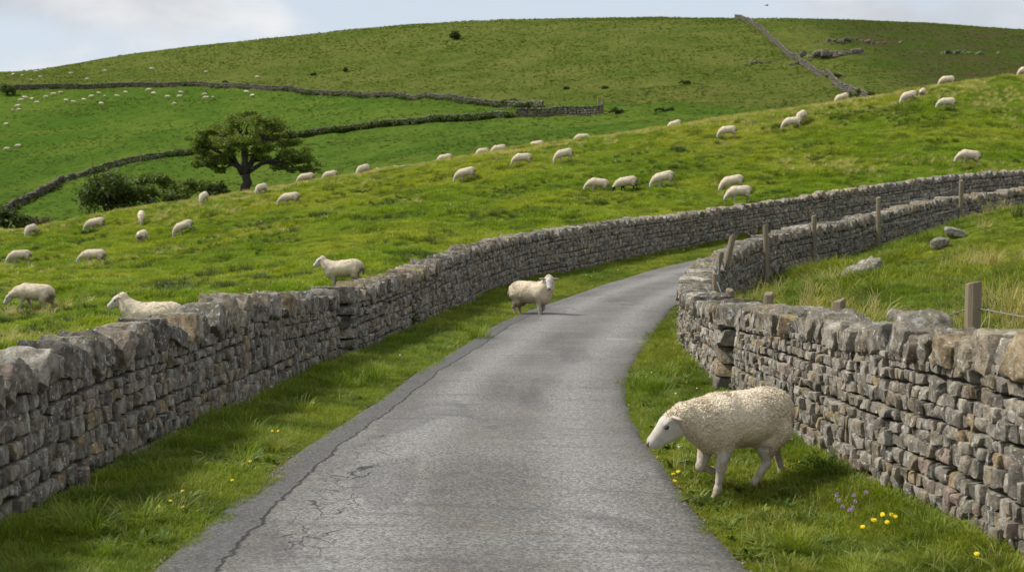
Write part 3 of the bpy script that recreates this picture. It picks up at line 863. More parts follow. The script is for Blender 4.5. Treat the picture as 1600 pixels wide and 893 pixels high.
def mesh_field(fn, lo, hi, h, disp=None):
    lo = np.array(lo, float); hi = np.array(hi, float)
    n = np.ceil((hi - lo) / h).astype(int) + 1
    g = np.stack(np.meshgrid(*[lo[k] + h * np.arange(n[k]) for k in range(3)], indexing='ij'), -1).reshape(-1, 3)
    # coarse pass first, exact distances only near the skin
    c = 4 * h; nc = np.ceil((hi - lo) / c).astype(int) + 2
    gc = np.stack(np.meshgrid(*[lo[k] + c * np.arange(nc[k]) for k in range(3)], indexing='ij'), -1).reshape(-1, 3)
    Dc = fn(gc).reshape(nc)
    D = Dc[np.ix_(*[np.minimum((np.arange(n[k]) + 2) // 4, nc[k] - 1) for k in range(3)])].ravel().copy()
    m = np.abs(D) < 4.5 * h + .03; idx = np.nonzero(m)[0]
    for i in range(0, len(idx), 250000): D[idx[i:i+250000]] = fn(g[idx[i:i+250000]])
    if disp is not None:
        m = np.abs(D) < .06; D[m] += disp(g[m])
    return surface_nets(D.reshape(n), lo, h)

def rotz(v, a):
    c, s = math.cos(a), math.sin(a); v = np.asarray(v, float)
    return np.array([v[0]*c - v[1]*s, v[0]*s + v[1]*c, v[2]])

def head_parts(poll, dirv, roll_up=(0, 0, 1)):
    """frame of the head: f along the muzzle, u up (out of the forehead), l to the left"""
    f = np.asarray(dirv, float); f /= np.linalg.norm(f)
    l = np.cross(roll_up, f); l /= np.linalg.norm(l); u = np.cross(f, l)
    return np.asarray(poll, float), f, l, u

POSES = {
 # legs: left fore, right fore, left hind, right hind as joint chains
 'stand': dict(poll=(.545, 0, .845), hd=(.86, 0, -.5), neck=[(.30, 0, .58, .19), (.42, 0, .69, .145), (.50, 0, .79, .105)],
     legs=[[(.25, .10, .42), (.265, .10, .23), (.26, .10, .075), (.285, .10, .02)], [(.25, -.10, .42), (.255, -.10, .23), (.24, -.10, .075), (.265, -.10, .02)],
           [(-.36, .11, .42), (-.30, .12, .33), (-.43, .12, .25), (-.40, .12, .075), (-.375, .12, .02)], [(-.36, -.11, .42), (-.33, -.12, .33), (-.47, -.12, .25), (-.45, -.12, .075), (-.425, -.12, .02)]]),
 'graze': dict(poll=(.66, 0, .36), hd=(.50, 0, -.86), neck=[(.30, 0, .56, .19), (.47, 0, .50, .145), (.60, 0, .41, .105)],
     legs=[[(.25, .10, .42), (.30, .10, .23), (.31, .10, .075), (.335, .10, .02)], [(.25, -.10, .42), (.22, -.10, .23), (.17, -.10, .075), (.19, -.10, .02)],
           [(-.36, .11, .42), (-.30, .12, .33), (-.43, .12, .25), (-.40, .12, .075), (-.375, .12, .02)], [(-.36, -.11, .42), (-.35, -.12, .33), (-.50, -.12, .26), (-.50, -.12, .08), (-.475, -.12, .02)]]),
 'graze_walk': dict(poll=(.70, .03, .40), hd=(.62, .12, -.78), neck=[(.30, 0, .56, .19), (.49, .01, .52, .145), (.64, .02, .44, .105)],
     legs=[[(.25, .10, .42), (.33, .10, .23), (.37, .10, .075), (.40, .10, .02)], [(.25, -.10, .42), (.17, -.10, .24), (.08, -.10, .085), (.10, -.10, .02)],
           [(-.36, .11, .42), (-.26, .12, .33), (-.36, .12, .24), (-.28, .12, .075), (-.255, .12, .02)], [(-.36, -.11, .42), (-.38, -.12, .33), (-.55, -.12, .27), (-.60, -.12, .085), (-.58, -.12, .02)]]),
 'lie': dict(drop=.27, poll=(.52, 0, .52), hd=(.9, 0, -.4), neck=[(.30, 0, .34, .19), (.42, 0, .42, .14), (.49, 0, .48, .105)],
     legs=[[(.28, .13, .12), (.42, .14, .06), (.28, .15, .045), (.22, .15, .03)], [(.28, -.13, .12), (.44, -.14, .06), (.30, -.15, .045), (.24, -.15, .03)],
           [(-.30, .16, .14), (-.10, .22, .08), (-.32, .24, .06), (-.18, .25, .04), (-.12, .25, .03)], [(-.30, -.14, .14), (-.14, -.2, .08), (-.34, -.2, .06), (-.22, -.2, .04), (-.16, -.2, .03)]]),
 # the ewe on the road: walking, head turned to the camera
 'road': dict(poll=(.50, -.05, .825), hd=(.50, -.62, -.60), neck=[(.30, 0, .58, .19), (.41, -.02, .68, .15), (.475, -.04, .765, .112)],
     legs=[[(.25, .10, .42), (.24, .10, .24), (.12, .10, .12), (.10, .10, .06)], [(.25, -.10, .42), (.29, -.10, .23), (.30, -.10, .075), (.325, -.10, .02)],
           [(-.36, .11, .42), (-.31, .12, .33), (-.44, .12, .25), (-.41, .12, .075), (-.385, .12, .02)], [(-.36, -.11, .42), (-.29, -.12, .33), (-.41, -.12, .25), (-.34, -.12, .075), (-.315, -.12, .02)]]),
 # the ram in front: striding, head carried low, right foreleg folded
 'hero': dict(poll=(.635, -.045, .665), hd=(.62, -.46, -.66), neck=[(.28, 0, .605, .205), (.42, -.005, .63, .160), (.56, -.025, .658, .122)],
     legs=[[(.26, .105, .42), (.305, .10, .255), (.335, .09, .085), (.37, .09, .022)], [(.25, -.11, .40), (.32, -.11, .235), (.19, -.11, .185), (.125, -.11, .175)],
           [(-.33, .12, .42), (-.17, .13, .35), (-.19, .13, .235), (-.045, .125, .08), (-.01, .125, .02)], [(-.38, -.11, .42), (-.40, -.12, .34), (-.58, -.12, .285), (-.655, -.12, .085), (-.63, -.12, .022)]]),
}

def sheep_fields(pose):
    P = POSES[pose]; dr = P.get('drop', 0); hs = 1.22 if pose == 'hero' else 1.12; kz = 1.03 if pose == 'hero' else 1.0; dr -= .042 * (pose == 'hero')
    poll, f, l, u = head_parts(P['poll'], P['hd'])
    k = 1.08 if pose == 'hero' else 1.0
    def trunk(p, grow=0.0):
        d = ell_d(p, (-.33, 0, .565 - dr), (.25 + grow, .195 * k + grow, .215 * kz + grow))
        d = smin(d, ell_d(p, (-.05, 0, .555 - dr), (.40 + grow, .232 * k + grow, .222 * kz + grow)), .09)
        d = smin(d, ell_d(p, (.25, 0, .555 - dr), (.225 + grow, .185 * k + grow, .215 * kz + grow)), .09)
        d = smin(d, ell_d(p, (.345, 0, .48 - dr), (.125 + grow, .135 + grow, .135 + grow)), .07)
        N = P['neck']
        for a, b in zip(N[:-1], N[1:]): d = smin(d, seg_d(p, a[:3], b[:3], a[3] + grow, b[3] + grow), .07)
        return d
    def fleece(p):
        d = trunk(p)
        if dr < .1:
            for L in P['legs'][2:]:
                d = smin(d, seg_d(p, (L[0][0], L[0][1], .48), np.array(L[1]) * (1, .95, 1) + (-.035, 0, .03), .132, .088), .06)
                d = smin(d, seg_d(p, np.array(L[1]) + (-.035, 0, .03), np.array(L[1]) * .35 + np.array(L[2]) * .65 + (-.01, 0, .02), .084, .046), .04)
            for L in P['legs'][:2]:
                d = smin(d, seg_d(p, (L[0][0], L[0][1] * .95, .48), np.array(L[0]) * .72 + np.array(L[1]) * .28, .10, .055), .05)
            d = smin(d, seg_d(p, (-.555, 0, .62), (-.60, 0, .50), .05, .042), .05)
            d = smin(d, seg_d(p, (-.60, 0, .50), (-.585, .01, .38), .042, .03), .04)
        d = smin(d, ell_d(p, poll - .035 * f - .0 * u, (.085, .085, .085)), .05)
        if pose in ('hero',): d = smin(d, ell_d(p, poll + .035 * f + .045 * u, (.06, .062, .04)), .03)
        return d
    def body(p):
        d = trunk(p, -.035)
        for i, L in enumerate(P['legs']):
            rr = ([.074, .038, .0265, .030], [.074, .058, .035, .0265, .031])[i >= 2]
            for j in range(len(L) - 1): d = smin(d, seg_d(p, L[j], L[j+1], rr[j], rr[j+1]), .015)
            jn = L[1] if i < 2 else L[2]; d = smin(d, ell_d(p, jn, (.041, .038, .044)), .015)
            d = smin(d, ell_d(p, L[-2], (.033, .032, .034)), .012)
        R = np.stack([f, l, u], 1)
        X = lambda a, b, c: poll + hs * (a * f + b * l + c * u)
        T3 = lambda *t: tuple(hs * q for q in t)
        d = smin(d, ell_d(p, X(.045, 0, 0), T3(.105, .070, .076), R), .03)                       # cranium
        d = smin(d, seg_d(p, X(.09, 0, .010), X(.215, 0, -.008), .060 * hs, .041 * hs), .03)      # nasal ridge
        d = smin(d, seg_d(p, X(.05, 0, -.052), X(.20, 0, -.038), .054 * hs, .032 * hs), .03)      # jaw
        d = smin(d, ell_d(p, X(.228, 0, -.014), T3(.036, .040, .040), R), .02)                    # muzzle
        for sg in (1, -1):
            d = smin(d, ell_d(p, X(.070, sg * .050, .030), T3(.034, .020, .018), R), .012)        # brow
            e = ell_d(p, X(.100, sg * .062, .012), T3(.019, .013, .011), R); d = -smin(-d, e, .010)   # eye socket
            e = seg_d(p, X(.115, sg * .060, -.004), X(.150, sg * .055, -.020), .006, .003); d = -smin(-d, e, .008)   # tear line
            e = ell_d(p, X(.250, sg * .022, .004), T3(.013, .007, .007), R); d = -smin(-d, e, .006)   # nostril
            e = seg_d(p, X(.262, 0, -.028), X(.170, sg * .046, -.034), .0045, .003); d = -smin(-d, e, .005)   # mouth
        return d
    def ear(sg):
        base = poll + hs * (.022 * f + sg * .066 * l + .034 * u)
        ax = sg * .88 * l - .16 * f - .12 * u; ax /= np.linalg.norm(ax)
        nrm = f * .8 - u * .35; nrm -= ax * (nrm @ ax); nrm /= np.linalg.norm(nrm); w = np.cross(ax, nrm)
        R = np.stack([ax, w, nrm], 1); c = base + ax * .060 * hs
        def fn(p):
            d = ell_d(p, c, (.070 * hs, .034 * hs, .015 * hs), R)
            return -smin(-d, ell_d(p, c + nrm * .013 * hs, (.050 * hs, .020 * hs, .011 * hs), R), .008)
        return fn, c
    eyes = [poll + hs * (.098 * f + sg * .0575 * l + .013 * u) for sg in (1, -1)]
    nose = poll + hs * (.256 * f - .006 * u)
    return fleece, body, ear, eyes, nose, (f, l, u), P

def sphere_mb(c, r, n=10, R=None, T=None):
    V = []; Q = []
    for i in range(n + 1):
        a = PI * i / n
        for j in range(n): b = 2 * PI * j / n; V.append((math.sin(a) * math.cos(b), math.sin(a) * math.sin(b), math.cos(a)))
    V = np.array(V) * np.asarray(r, float)
    if R is not None: V = V @ R.T
    V = V + np.asarray(c)
    for i in range(n):
        for j in range(n): Q.append((i*n+j, (i+1)*n+j, (i+1)*n+(j+1) % n, i*n+(j+1) % n))
    return V, np.array(Q)

def wool_locks(V, Q, n, fine, lat):
    """staples of wool standing off the fleece surface"""
    rng = np.random.default_rng(len(V)); P = V[Q]
    nr = np.cross(P[:, 2] - P[:, 0], P[:, 3] - P[:, 1]); ar = np.linalg.norm(nr, axis=1); nr /= ar[:, None] + 1e-12
    k = rng.choice(len(Q), n, p=ar / ar.sum()); uv = rng.random((n, 2, 1))
    b = (P[k, 0] * (1 - uv[:, 0]) + P[k, 1] * uv[:, 0]) * (1 - uv[:, 1]) + (P[k, 3] * (1 - uv[:, 0]) + P[k, 2] * uv[:, 0]) * uv[:, 1]
    N = nr[k]
    fl = np.stack([vnoise(b * 26 + c * 7.7, 60 + c) for c in range(3)], -1)          # neighbours clump together
    d = fl * .30 + rng.normal(0, .13, (n, 3)) + np.array([-.42, 0, -.55]); d += N * (.20 + .12 * rng.random(n) - (d * N).sum(1))[:, None]
    d /= np.linalg.norm(d, axis=1)[:, None]
    L = (rng.uniform(.010, .022, n) if fine else rng.uniform(.012, .026, n))[:, None] * (1 + .6 * vnoise(b * 6, 66)[:, None])
    w = (.0036 if fine else .006); sd = np.cross(d, rng.normal(size=(n, 3))); sd /= np.linalg.norm(sd, axis=1)[:, None]
    b = b - N * .004; cu = np.cross(d, sd) * L * rng.uniform(-.35, .35, (n, 1))
    q = np.stack([b - sd * w, b + sd * w, b + d * L * .55 + cu + sd * w * .8, b + d * L * .55 + cu - sd * w * .8, b + d * L + cu * .4], 1).reshape(-1, 3)
    o = len(V) + np.arange(n) * 5
    return np.concatenate([V, q]), [np.concatenate([Q, np.stack([o, o + 1, o + 2, o + 3], 1)]), np.stack([o + 3, o + 2, o + 4], 1)]

_protos = {}
def sheep_proto(pose, res, dark=False, wool_amp=.007):
    """mesh data of one sheep: list of (part name, mesh)"""
    key = (pose, res, dark)
    if key in _protos: return _protos[key]
    fleece, body, ear, eyes, nose, (f, l, u), P = sheep_fields(pose)
    out = []; sx = np.array([1.0 if pose == 'hero' else .92, 1, 1])
    lo, hi = (-.78, -.38, -.03), (1.08, .38, 1.0)
    wd = lambda p: wool_amp * (vnoise(p * 46, 5) * .55 + vnoise(p * 20, 6) * .35 + 1.1 * vnoise(p * 5.5, 7))
    V, Q = mesh_field(fleece, lo, hi, res, wd); V = V * sx
    out.append(('fleece', new_mesh('fleece', *wool_locks(V, Q, {'hero': 34000, 'road': 24000}.get(pose, 5000), pose in ('hero', 'road'), l), True, None, [M['wool']])))
    V, Q = mesh_field(body, lo, hi, res * .75); V = V * sx
    out.append(('body', new_mesh('body', V, Q, True, None, [M['skin_dark' if dark else 'skin']])))
    for sg in (1, -1):
        fn, c = ear(sg)
        V, Q = mesh_field(fn, c - .11, c + .11, min(res * .5, .006))
        out.append(('ear', new_mesh('ear', V * sx, Q, True, None, [M['ear']])))
    for e in eyes:
        V, Q = sphere_mb(e, (.0165, .0165, .014), 10)
        out.append(('eye', new_mesh('eye', V * sx, Q, True, None, [M['eye']])))
    R = np.stack([f, l, u], 1)
    V, Q = sphere_mb(nose, (.018, .028, .020), 10, R)
    out.append(('nose', new_mesh('nose', V * sx, Q, True, None, [M['nose']])))
    for L in P['legs']:
        a = np.array(L[-1]); b = np.array(L[-2]); dv = a - b; dv /= np.linalg.norm(dv)
        m = MB()
        for sd in (.013, -.013):
            fw = np.array([dv[0] + .35, 0, dv[2] * .5 - .1]); fw /= np.linalg.norm(fw)
            if a[2] > .1: fw = dv
            a = np.array(L[-1]) * sx; m.add(*tube([a - dv * .02 + (0, sd, 0), a + (fw * .012) + (0, sd, 0), a + fw * .034 + (0, sd, -.004)], [.019, .021, .013], 8))
        out.append(('hoof', m.mesh('hoof', [M['hoof']])))
    _protos[key] = out
    return out

def place_sheep(pose, res, loc, yaw, scale, label, group=None, dark=False, tilt=(0, 0)):
    root = empty('sheep', tuple(loc), yaw); root.scale = (scale,) * 3
    root.rotation_euler = (tilt[0], tilt[1], yaw)
    tag(root, label, 'sheep', group)
    for nm, me in sheep_proto(pose, res, dark): link(nm, me, root)
    return root

# ------------------------------------------------------------------ the flock
def flock():
    W = 'sheep grazing in the near field'
    C = 'sheep along the crest of the near field'
    # px, feet py (or None with distance), yaw in degrees, pose, scale, label
    N = [
     (52, 488, None, 178, 'graze_walk', 1.06, 'sheep grazing in stride at the far left, the lowest one above the dark wall'),
     (32, 413, None, 205, 'graze', .98, 'small sheep grazing half turned away at the left edge, above the striding one'),
     (147, 414, None, 186, 'graze_walk', 1.0, 'sheep grazing on the left slope, below the two small sheep seen end on'),
     (50, 369, None, 255, 'graze', .95, 'sheep seen end on beside the dark round bush at the left edge'),
     (152, 360, None, 192, 'graze_walk', .98, 'sheep grazing side on under the dark upright bush'),
     (221, 349, None, 282, 'graze', .95, 'sheep facing the camera with lowered head, below the wide low bush'),
     (223, 381, None, 84, 'graze', .98, 'sheep seen from straight behind, rump towards the camera, in the left field'),
     (292, 366, None, 190, 'graze', 1.0, 'sheep grazing side on, to the right of the sheep seen from behind'),
     (319, 318, None, 262, 'graze', .95, 'sheep seen end on just in front of the smallest bush by the tree'),
     (410, 304, None, 240, 'graze', .95, 'small sheep end on just right of the tree trunk'),
     (455, 322, None, 183, 'graze_walk', 1.0, 'white sheep grazing side on under the right side of the lone tree'),
     (480, None, 92, 187, 'graze', 1.05, 'sheep on the crest under the lowest tree branches, legs hidden by grass'),
     (518, None, 92, 190, 'graze', .92, 'smaller sheep on the crest right of the tree, first past its branches'),
     (538, 452, None, 181, 'stand', 1.05, 'sheep standing with raised head just above the joint in the left wall'),
     (570, None, 88, 225, 'graze', .98, 'sheep on the crest seen half from behind, beside two backs low in the grass'),
     (600, None, 97, 172, 'lie', .98, 'left of two sheep lying low in the grass of the crest, only its back showing'),
     (628, None, 97, 190, 'lie', 1.0, 'right of two sheep lying low in the grass of the crest, only its back showing'),
     (697, None, 94, 190, 'graze', 1.0, 'sheep on the crest alone, between the lying pair and the close pair'),
     (731, 283, None, 183, 'graze_walk', 1.0, 'sheep grazing well below the crest in the middle, head clear of the grass'),
     (755, None, 93, 215, 'graze', .92, 'left of a close pair on the crest, turned half away'),
     (781, None, 93, 196, 'graze', .98, 'right of a close pair on the crest, with dark rump'),
     (817, 260, None, 193, 'graze', 1.0, 'sheep grazing just below the crest, head low, right of the close pair'),
     (840, None, 97, 183, 'graze', 1.03, 'sheep half hidden behind the crest, above and right of the one with its head low'),
     (884, 253, None, 195, 'graze', 1.02, 'sheep grazing below the crest in the middle, left of the end of the hill wall'),
     (910, None, 96, 192, 'graze', 1.02, 'sheep on the crest just below the end of the hill wall'),
     (933, 302, None, 190, 'graze', 1.0, 'leftmost of three large sheep grazing in a row above the curving wall'),
     (981, 299, None, 186, 'graze_walk', 1.0, 'sheep with dark legs in the middle of the row above the curving wall'),
     (1040, 292, None, 186, 'graze_walk', 1.03, 'rightmost of three large sheep grazing in a row above the curving wall, white legs striding'),
     (1056, None, 95, 195, 'graze', .98, 'sheep on the crest alone, right of the end of the hill wall'),
     (1138, 216, None, 188, 'graze', .98, 'sheep grazing below the crest, left of the overlapping pair'),
     (1147, 299, None, 188, 'graze', 1.03, 'upper of two large sheep grazing one above the other by the curving wall'),
     (1156, 319, None, 190, 'graze', 1.06, 'lower of two large sheep close behind the curving wall coping'),
     (1194, None, 99, 180, 'lie', .8, 'speck of a sheep back peeping over the crest beside the overlapping pair'),
     (1239, 204, None, 188, 'graze', 1.04, 'front sheep of an overlapping pair on the right slope'),
     (1254, 190, None, 230, 'graze', .95, 'rear sheep of an overlapping pair on the right slope, partly hidden'),
     (1317, None, 94, 190, 'graze', 1.0, 'sheep on the crest below the foot of the steep hill wall'),
     (1423, 161, None, 190, 'graze', 1.0, 'sheep on the right slope with a smaller one behind its rump'),
     (1442, 153, None, 60, 'graze', .8, 'small sheep mostly hidden behind the rump of another on the right slope'),
     (1478, None, 91, 190, 'graze', 1.0, 'topmost sheep on the right crest with a dark rump'),
     (1480, 172, None, 188, 'graze_walk', .98, 'sheep on the right slope directly below the topmost one'),
     (1600, None, 92, 190, 'graze', .95, 'sheep cut off by the right edge on the crest'),
     (1512, None, 64.5, 186, 'graze', 1.03, 'sheep whose pale back shows above the curving wall at the far right'),
    ]
    for px, py, d, yaw, pose, sc, lab in N:
        if py is not None: p = cast(px, py, 14, 130)
        else:
            p = pt(px, 300, d); p[2] = ground(p[0], p[1])
        dist = p[1]
        # slope of the ground across the animal keeps all four feet down
        fw = np.array([math.cos(math.radians(yaw)), math.sin(math.radians(yaw))])
        z0, z1 = ground(p[0] - .35*fw[0], p[1] - .35*fw[1]), ground(p[0] + .30*fw[0], p[1] + .30*fw[1])
        p[2] = (z0 * .30 + z1 * .35) / .65 - .02
        pitch = -math.atan2(z1 - z0, .65)
        dark = 'dark legs' in lab
        res = .016 if dist < 48 else .022
        place_sheep(pose, res, p, math.radians(yaw), sc * .90, lab, C if d else W, dark, (0, pitch))
    # behind the wall, head up
    p = pt(238, 500, 23.6); p[2] = ground(p[0], p[1]) - .02
    place_sheep('stand', .016, p, math.radians(184), 1.0, 'sheep looking over the dark left wall, only head and back showing above the coping')
    # on the road
    p = cast(827, 499, 10, 60)
    place_sheep('road', .0125, p + np.array([.05, 0, .0]), math.radians(-36), 1.0, 'sheep walking on the road edge with its white face turned to the camera')
    # in front, striding down the verge
    p = np.array([1.80, 11.2, 0]); yaw = math.radians(180 + 38)
    fw = np.array([math.cos(yaw), math.sin(yaw)])
    zf, zb = ground(*(p[:2] + .36 * fw)), ground(*(p[:2] - .32 * fw)); p[2] = (zf * .32 + zb * .36) / .68 - .015
    place_sheep('hero', .0092, p, yaw, .98, 'large woolly sheep striding with lowered head on the right verge, closest to the camera', None, False, (0, -math.atan2(zf - zb, .68)))
    # far specks
    fl, bd = sheep_fields('graze')[:2]
    V, Q = mesh_field(lambda p: np.minimum(fl(p), bd(p)), (-.78, -.38, -.03), (1.02, .38, 1.0), .045)
    far = new_mesh('sheep', V, Q, True, None, [M['wool']])
    up = [(20.6, 119), (35, 120), (49, 128), (57, 114), (65, 113), (63, 122.5), (111, 117), (136, 126), (164, 113), (237, 110.5), (322, 115), (402, 123)]
    lo = [(33, 159.5), (39, 155.5), (50, 157.5), (58, 163), (72, 154), (84, 150), (95, 147), (103, 159.5), (115, 162), (131, 158.5), (143, 153.5), (154, 148), (164, 154), (183, 153), (158, 165),
          (196, 147), (232.5, 143.5), (240, 149), (262, 154), (282.5, 147.5), (281, 153.5), (273, 165), (320, 150), (322, 156), (333, 155.5), (385, 147), (394.5, 152.5), (20, 175), (28, 169), (30, 174)]
    mid = [(10, 197), (28.5, 231), (11, 236)]
    ordn = ['first', 'second', 'third', 'fourth', 'fifth', 'sixth', 'seventh', 'eighth', 'ninth', 'tenth', 'eleventh', 'twelfth', 'thirteenth', 'fourteenth', 'fifteenth', 'sixteenth', 'seventeenth', 'eighteenth',
            'nineteenth', 'twentieth', 'twenty-first', 'twenty-second', 'twenty-third', 'twenty-fourth', 'twenty-fifth', 'twenty-sixth', 'twenty-seventh', 'twenty-eighth', 'twenty-ninth', 'thirtieth']
    rr = random.Random(5)
    for L, what, grp in ((up, 'tiny distant sheep above the long hill wall, {} from the left', 'distant sheep above the hill wall'),
                         (lo, 'tiny distant sheep below the long hill wall, {} from the left', 'distant sheep below the hill wall')):
        for i, (px, py) in enumerate(sorted(L)):
            p = cast(px, py, 130, 600); o = link('sheep', far, None, tuple(p)); o.rotation_euler = (0, 0, math.radians(rr.choice([185, 175, 10, 200, 150, -20, 230, 90, 250]))); o.scale = (rr.uniform(.9, 1.12),) * 3
            tag(o, what.format(ordn[i]), 'sheep', grp)
    for (px, py), w in zip(mid, ('tiny distant sheep at the left edge, highest of three low down', 'tiny distant sheep low at the left edge, right of a pair', 'tiny distant sheep low at the left edge, left of a pair')):
        p = cast(px, py, 130, 600); o = link('sheep', far, None, tuple(p)); o.rotation_euler = (0, 0, rr.uniform(2.8, 3.5)); o.scale = (.95,) * 3
        tag(o, w, 'sheep', 'distant sheep below the hill wall')

# ------------------------------------------------------------------ scattered ground cover
def blade_tuft(name, n, h, spread, width, lean, seed, curl=.5, mat=None):
    rng = np.random.default_rng(seed); m = MB()
    for k in range(n):
        a = rng.uniform(0, 2*PI); r = spread * math.sqrt(rng.random()); b = np.array([r*math.cos(a), r*math.sin(a), -.02])
        hh = h * rng.uniform(.55, 1.2); az = a + rng.normal(0, .9); ln = lean * rng.uniform(.3, 1.4)
        dv = np.array([math.cos(az), math.sin(az), 0]); sd = np.array([-dv[1], dv[0], 0]) * width * rng.uniform(.7, 1.2)
        c = [b, b + np.array([0, 0, hh*.5]) + dv * ln * hh * .3, b + np.array([0, 0, hh * (.86 - .25*curl*ln)]) + dv * ln * hh * .75, b + np.array([0, 0, hh * (1 - .5*curl*ln)]) + dv * ln * hh * 1.25]
        V = [c[0]-sd, c[0]+sd, c[1]-sd*.85, c[1]+sd*.85, c[2]-sd*.55, c[2]+sd*.55, c[3]]
        m.add(V, [(0, 1, 3, 2), (2, 3, 5, 4)], [(4, 5, 6)])
    return m.mesh(name, [mat])

def scatter(name, label, P, R, S, protos, kind='stuff'):
    pc = bpy.data.collections.new(name + '_tufts')
    for i, me in enumerate(protos):
        pc.objects.link(bpy.data.objects.new('%s_tuft_%02d' % (name, i), me))
    me = bpy.data.meshes.new(name); me.vertices.add(len(P)); me.vertices.foreach_set('co', np.ascontiguousarray(P, np.float32).ravel())
    a = me.attributes.new('rot', 'FLOAT_VECTOR', 'POINT'); a.data.foreach_set('vector', np.ascontiguousarray(R, np.float32).ravel())
    a = me.attributes.new('scl', 'FLOAT', 'POINT'); a.data.foreach_set('value', np.ascontiguousarray(S, np.float32))
    a = me.attributes.new('pick', 'INT', 'POINT'); a.data.foreach_set('value', RNG.integers(0, len(protos), len(P)).astype(np.int32))
    o = link(name, me); tag(o, None, None, None, kind)
    g = bpy.data.node_groups.new(name, 'GeometryNodeTree')
    g.interface.new_socket('Geometry', in_out='INPUT', socket_type='NodeSocketGeometry'); g.interface.new_socket('Geometry', in_out='OUTPUT', socket_type='NodeSocketGeometry')
    N = g.nodes; Lk = g.links
    gi = N.new('NodeGroupInput'); go = N.new('NodeGroupOutput'); iop = N.new('GeometryNodeInstanceOnPoints'); ci = N.new('GeometryNodeCollectionInfo')
    ci.inputs['Collection'].default_value = pc; ci.inputs['Separate Children'].default_value = True; ci.inputs['Reset Children'].default_value = True
    def na(nm, t):
        n = N.new('GeometryNodeInputNamedAttribute'); n.data_type = t; n.inputs['Name'].default_value = nm; return n.outputs['Attribute']
    Lk.new(gi.outputs[0], iop.inputs['Points']); Lk.new(ci.outputs[0], iop.inputs['Instance']); iop.inputs['Pick Instance'].default_value = True
    Lk.new(na('pick', 'INT'), iop.inputs['Instance Index']); Lk.new(na('rot', 'FLOAT_VECTOR'), iop.inputs['Rotation']); Lk.new(na('scl', 'FLOAT'), iop.inputs['Scale'])
    Lk.new(iop.outputs[0], go.inputs[0])
    md = o.modifiers.new('scatter', 'NODES'); md.node_group = g
    return o

def sample(n, y0, y1, pw, amax=.40):
    """random ground points, density falling with distance as y**-pw"""
    u = RNG.random(n); e = 2 - pw
    y = (y0**e + u * (y1**e - y0**e)) ** (1/e) if abs(e) > 1e-6 else y0 * (y1/y0) ** u
    x = RNG.uniform(-1, 1, n) * amax * y + RNG.normal(0, .2, n)
    return x, y

def rots(n, t=.18): return np.stack([RNG.normal(0, t, n), RNG.normal(0, t, n), RNG.uniform(0, 2*PI, n)], 1)

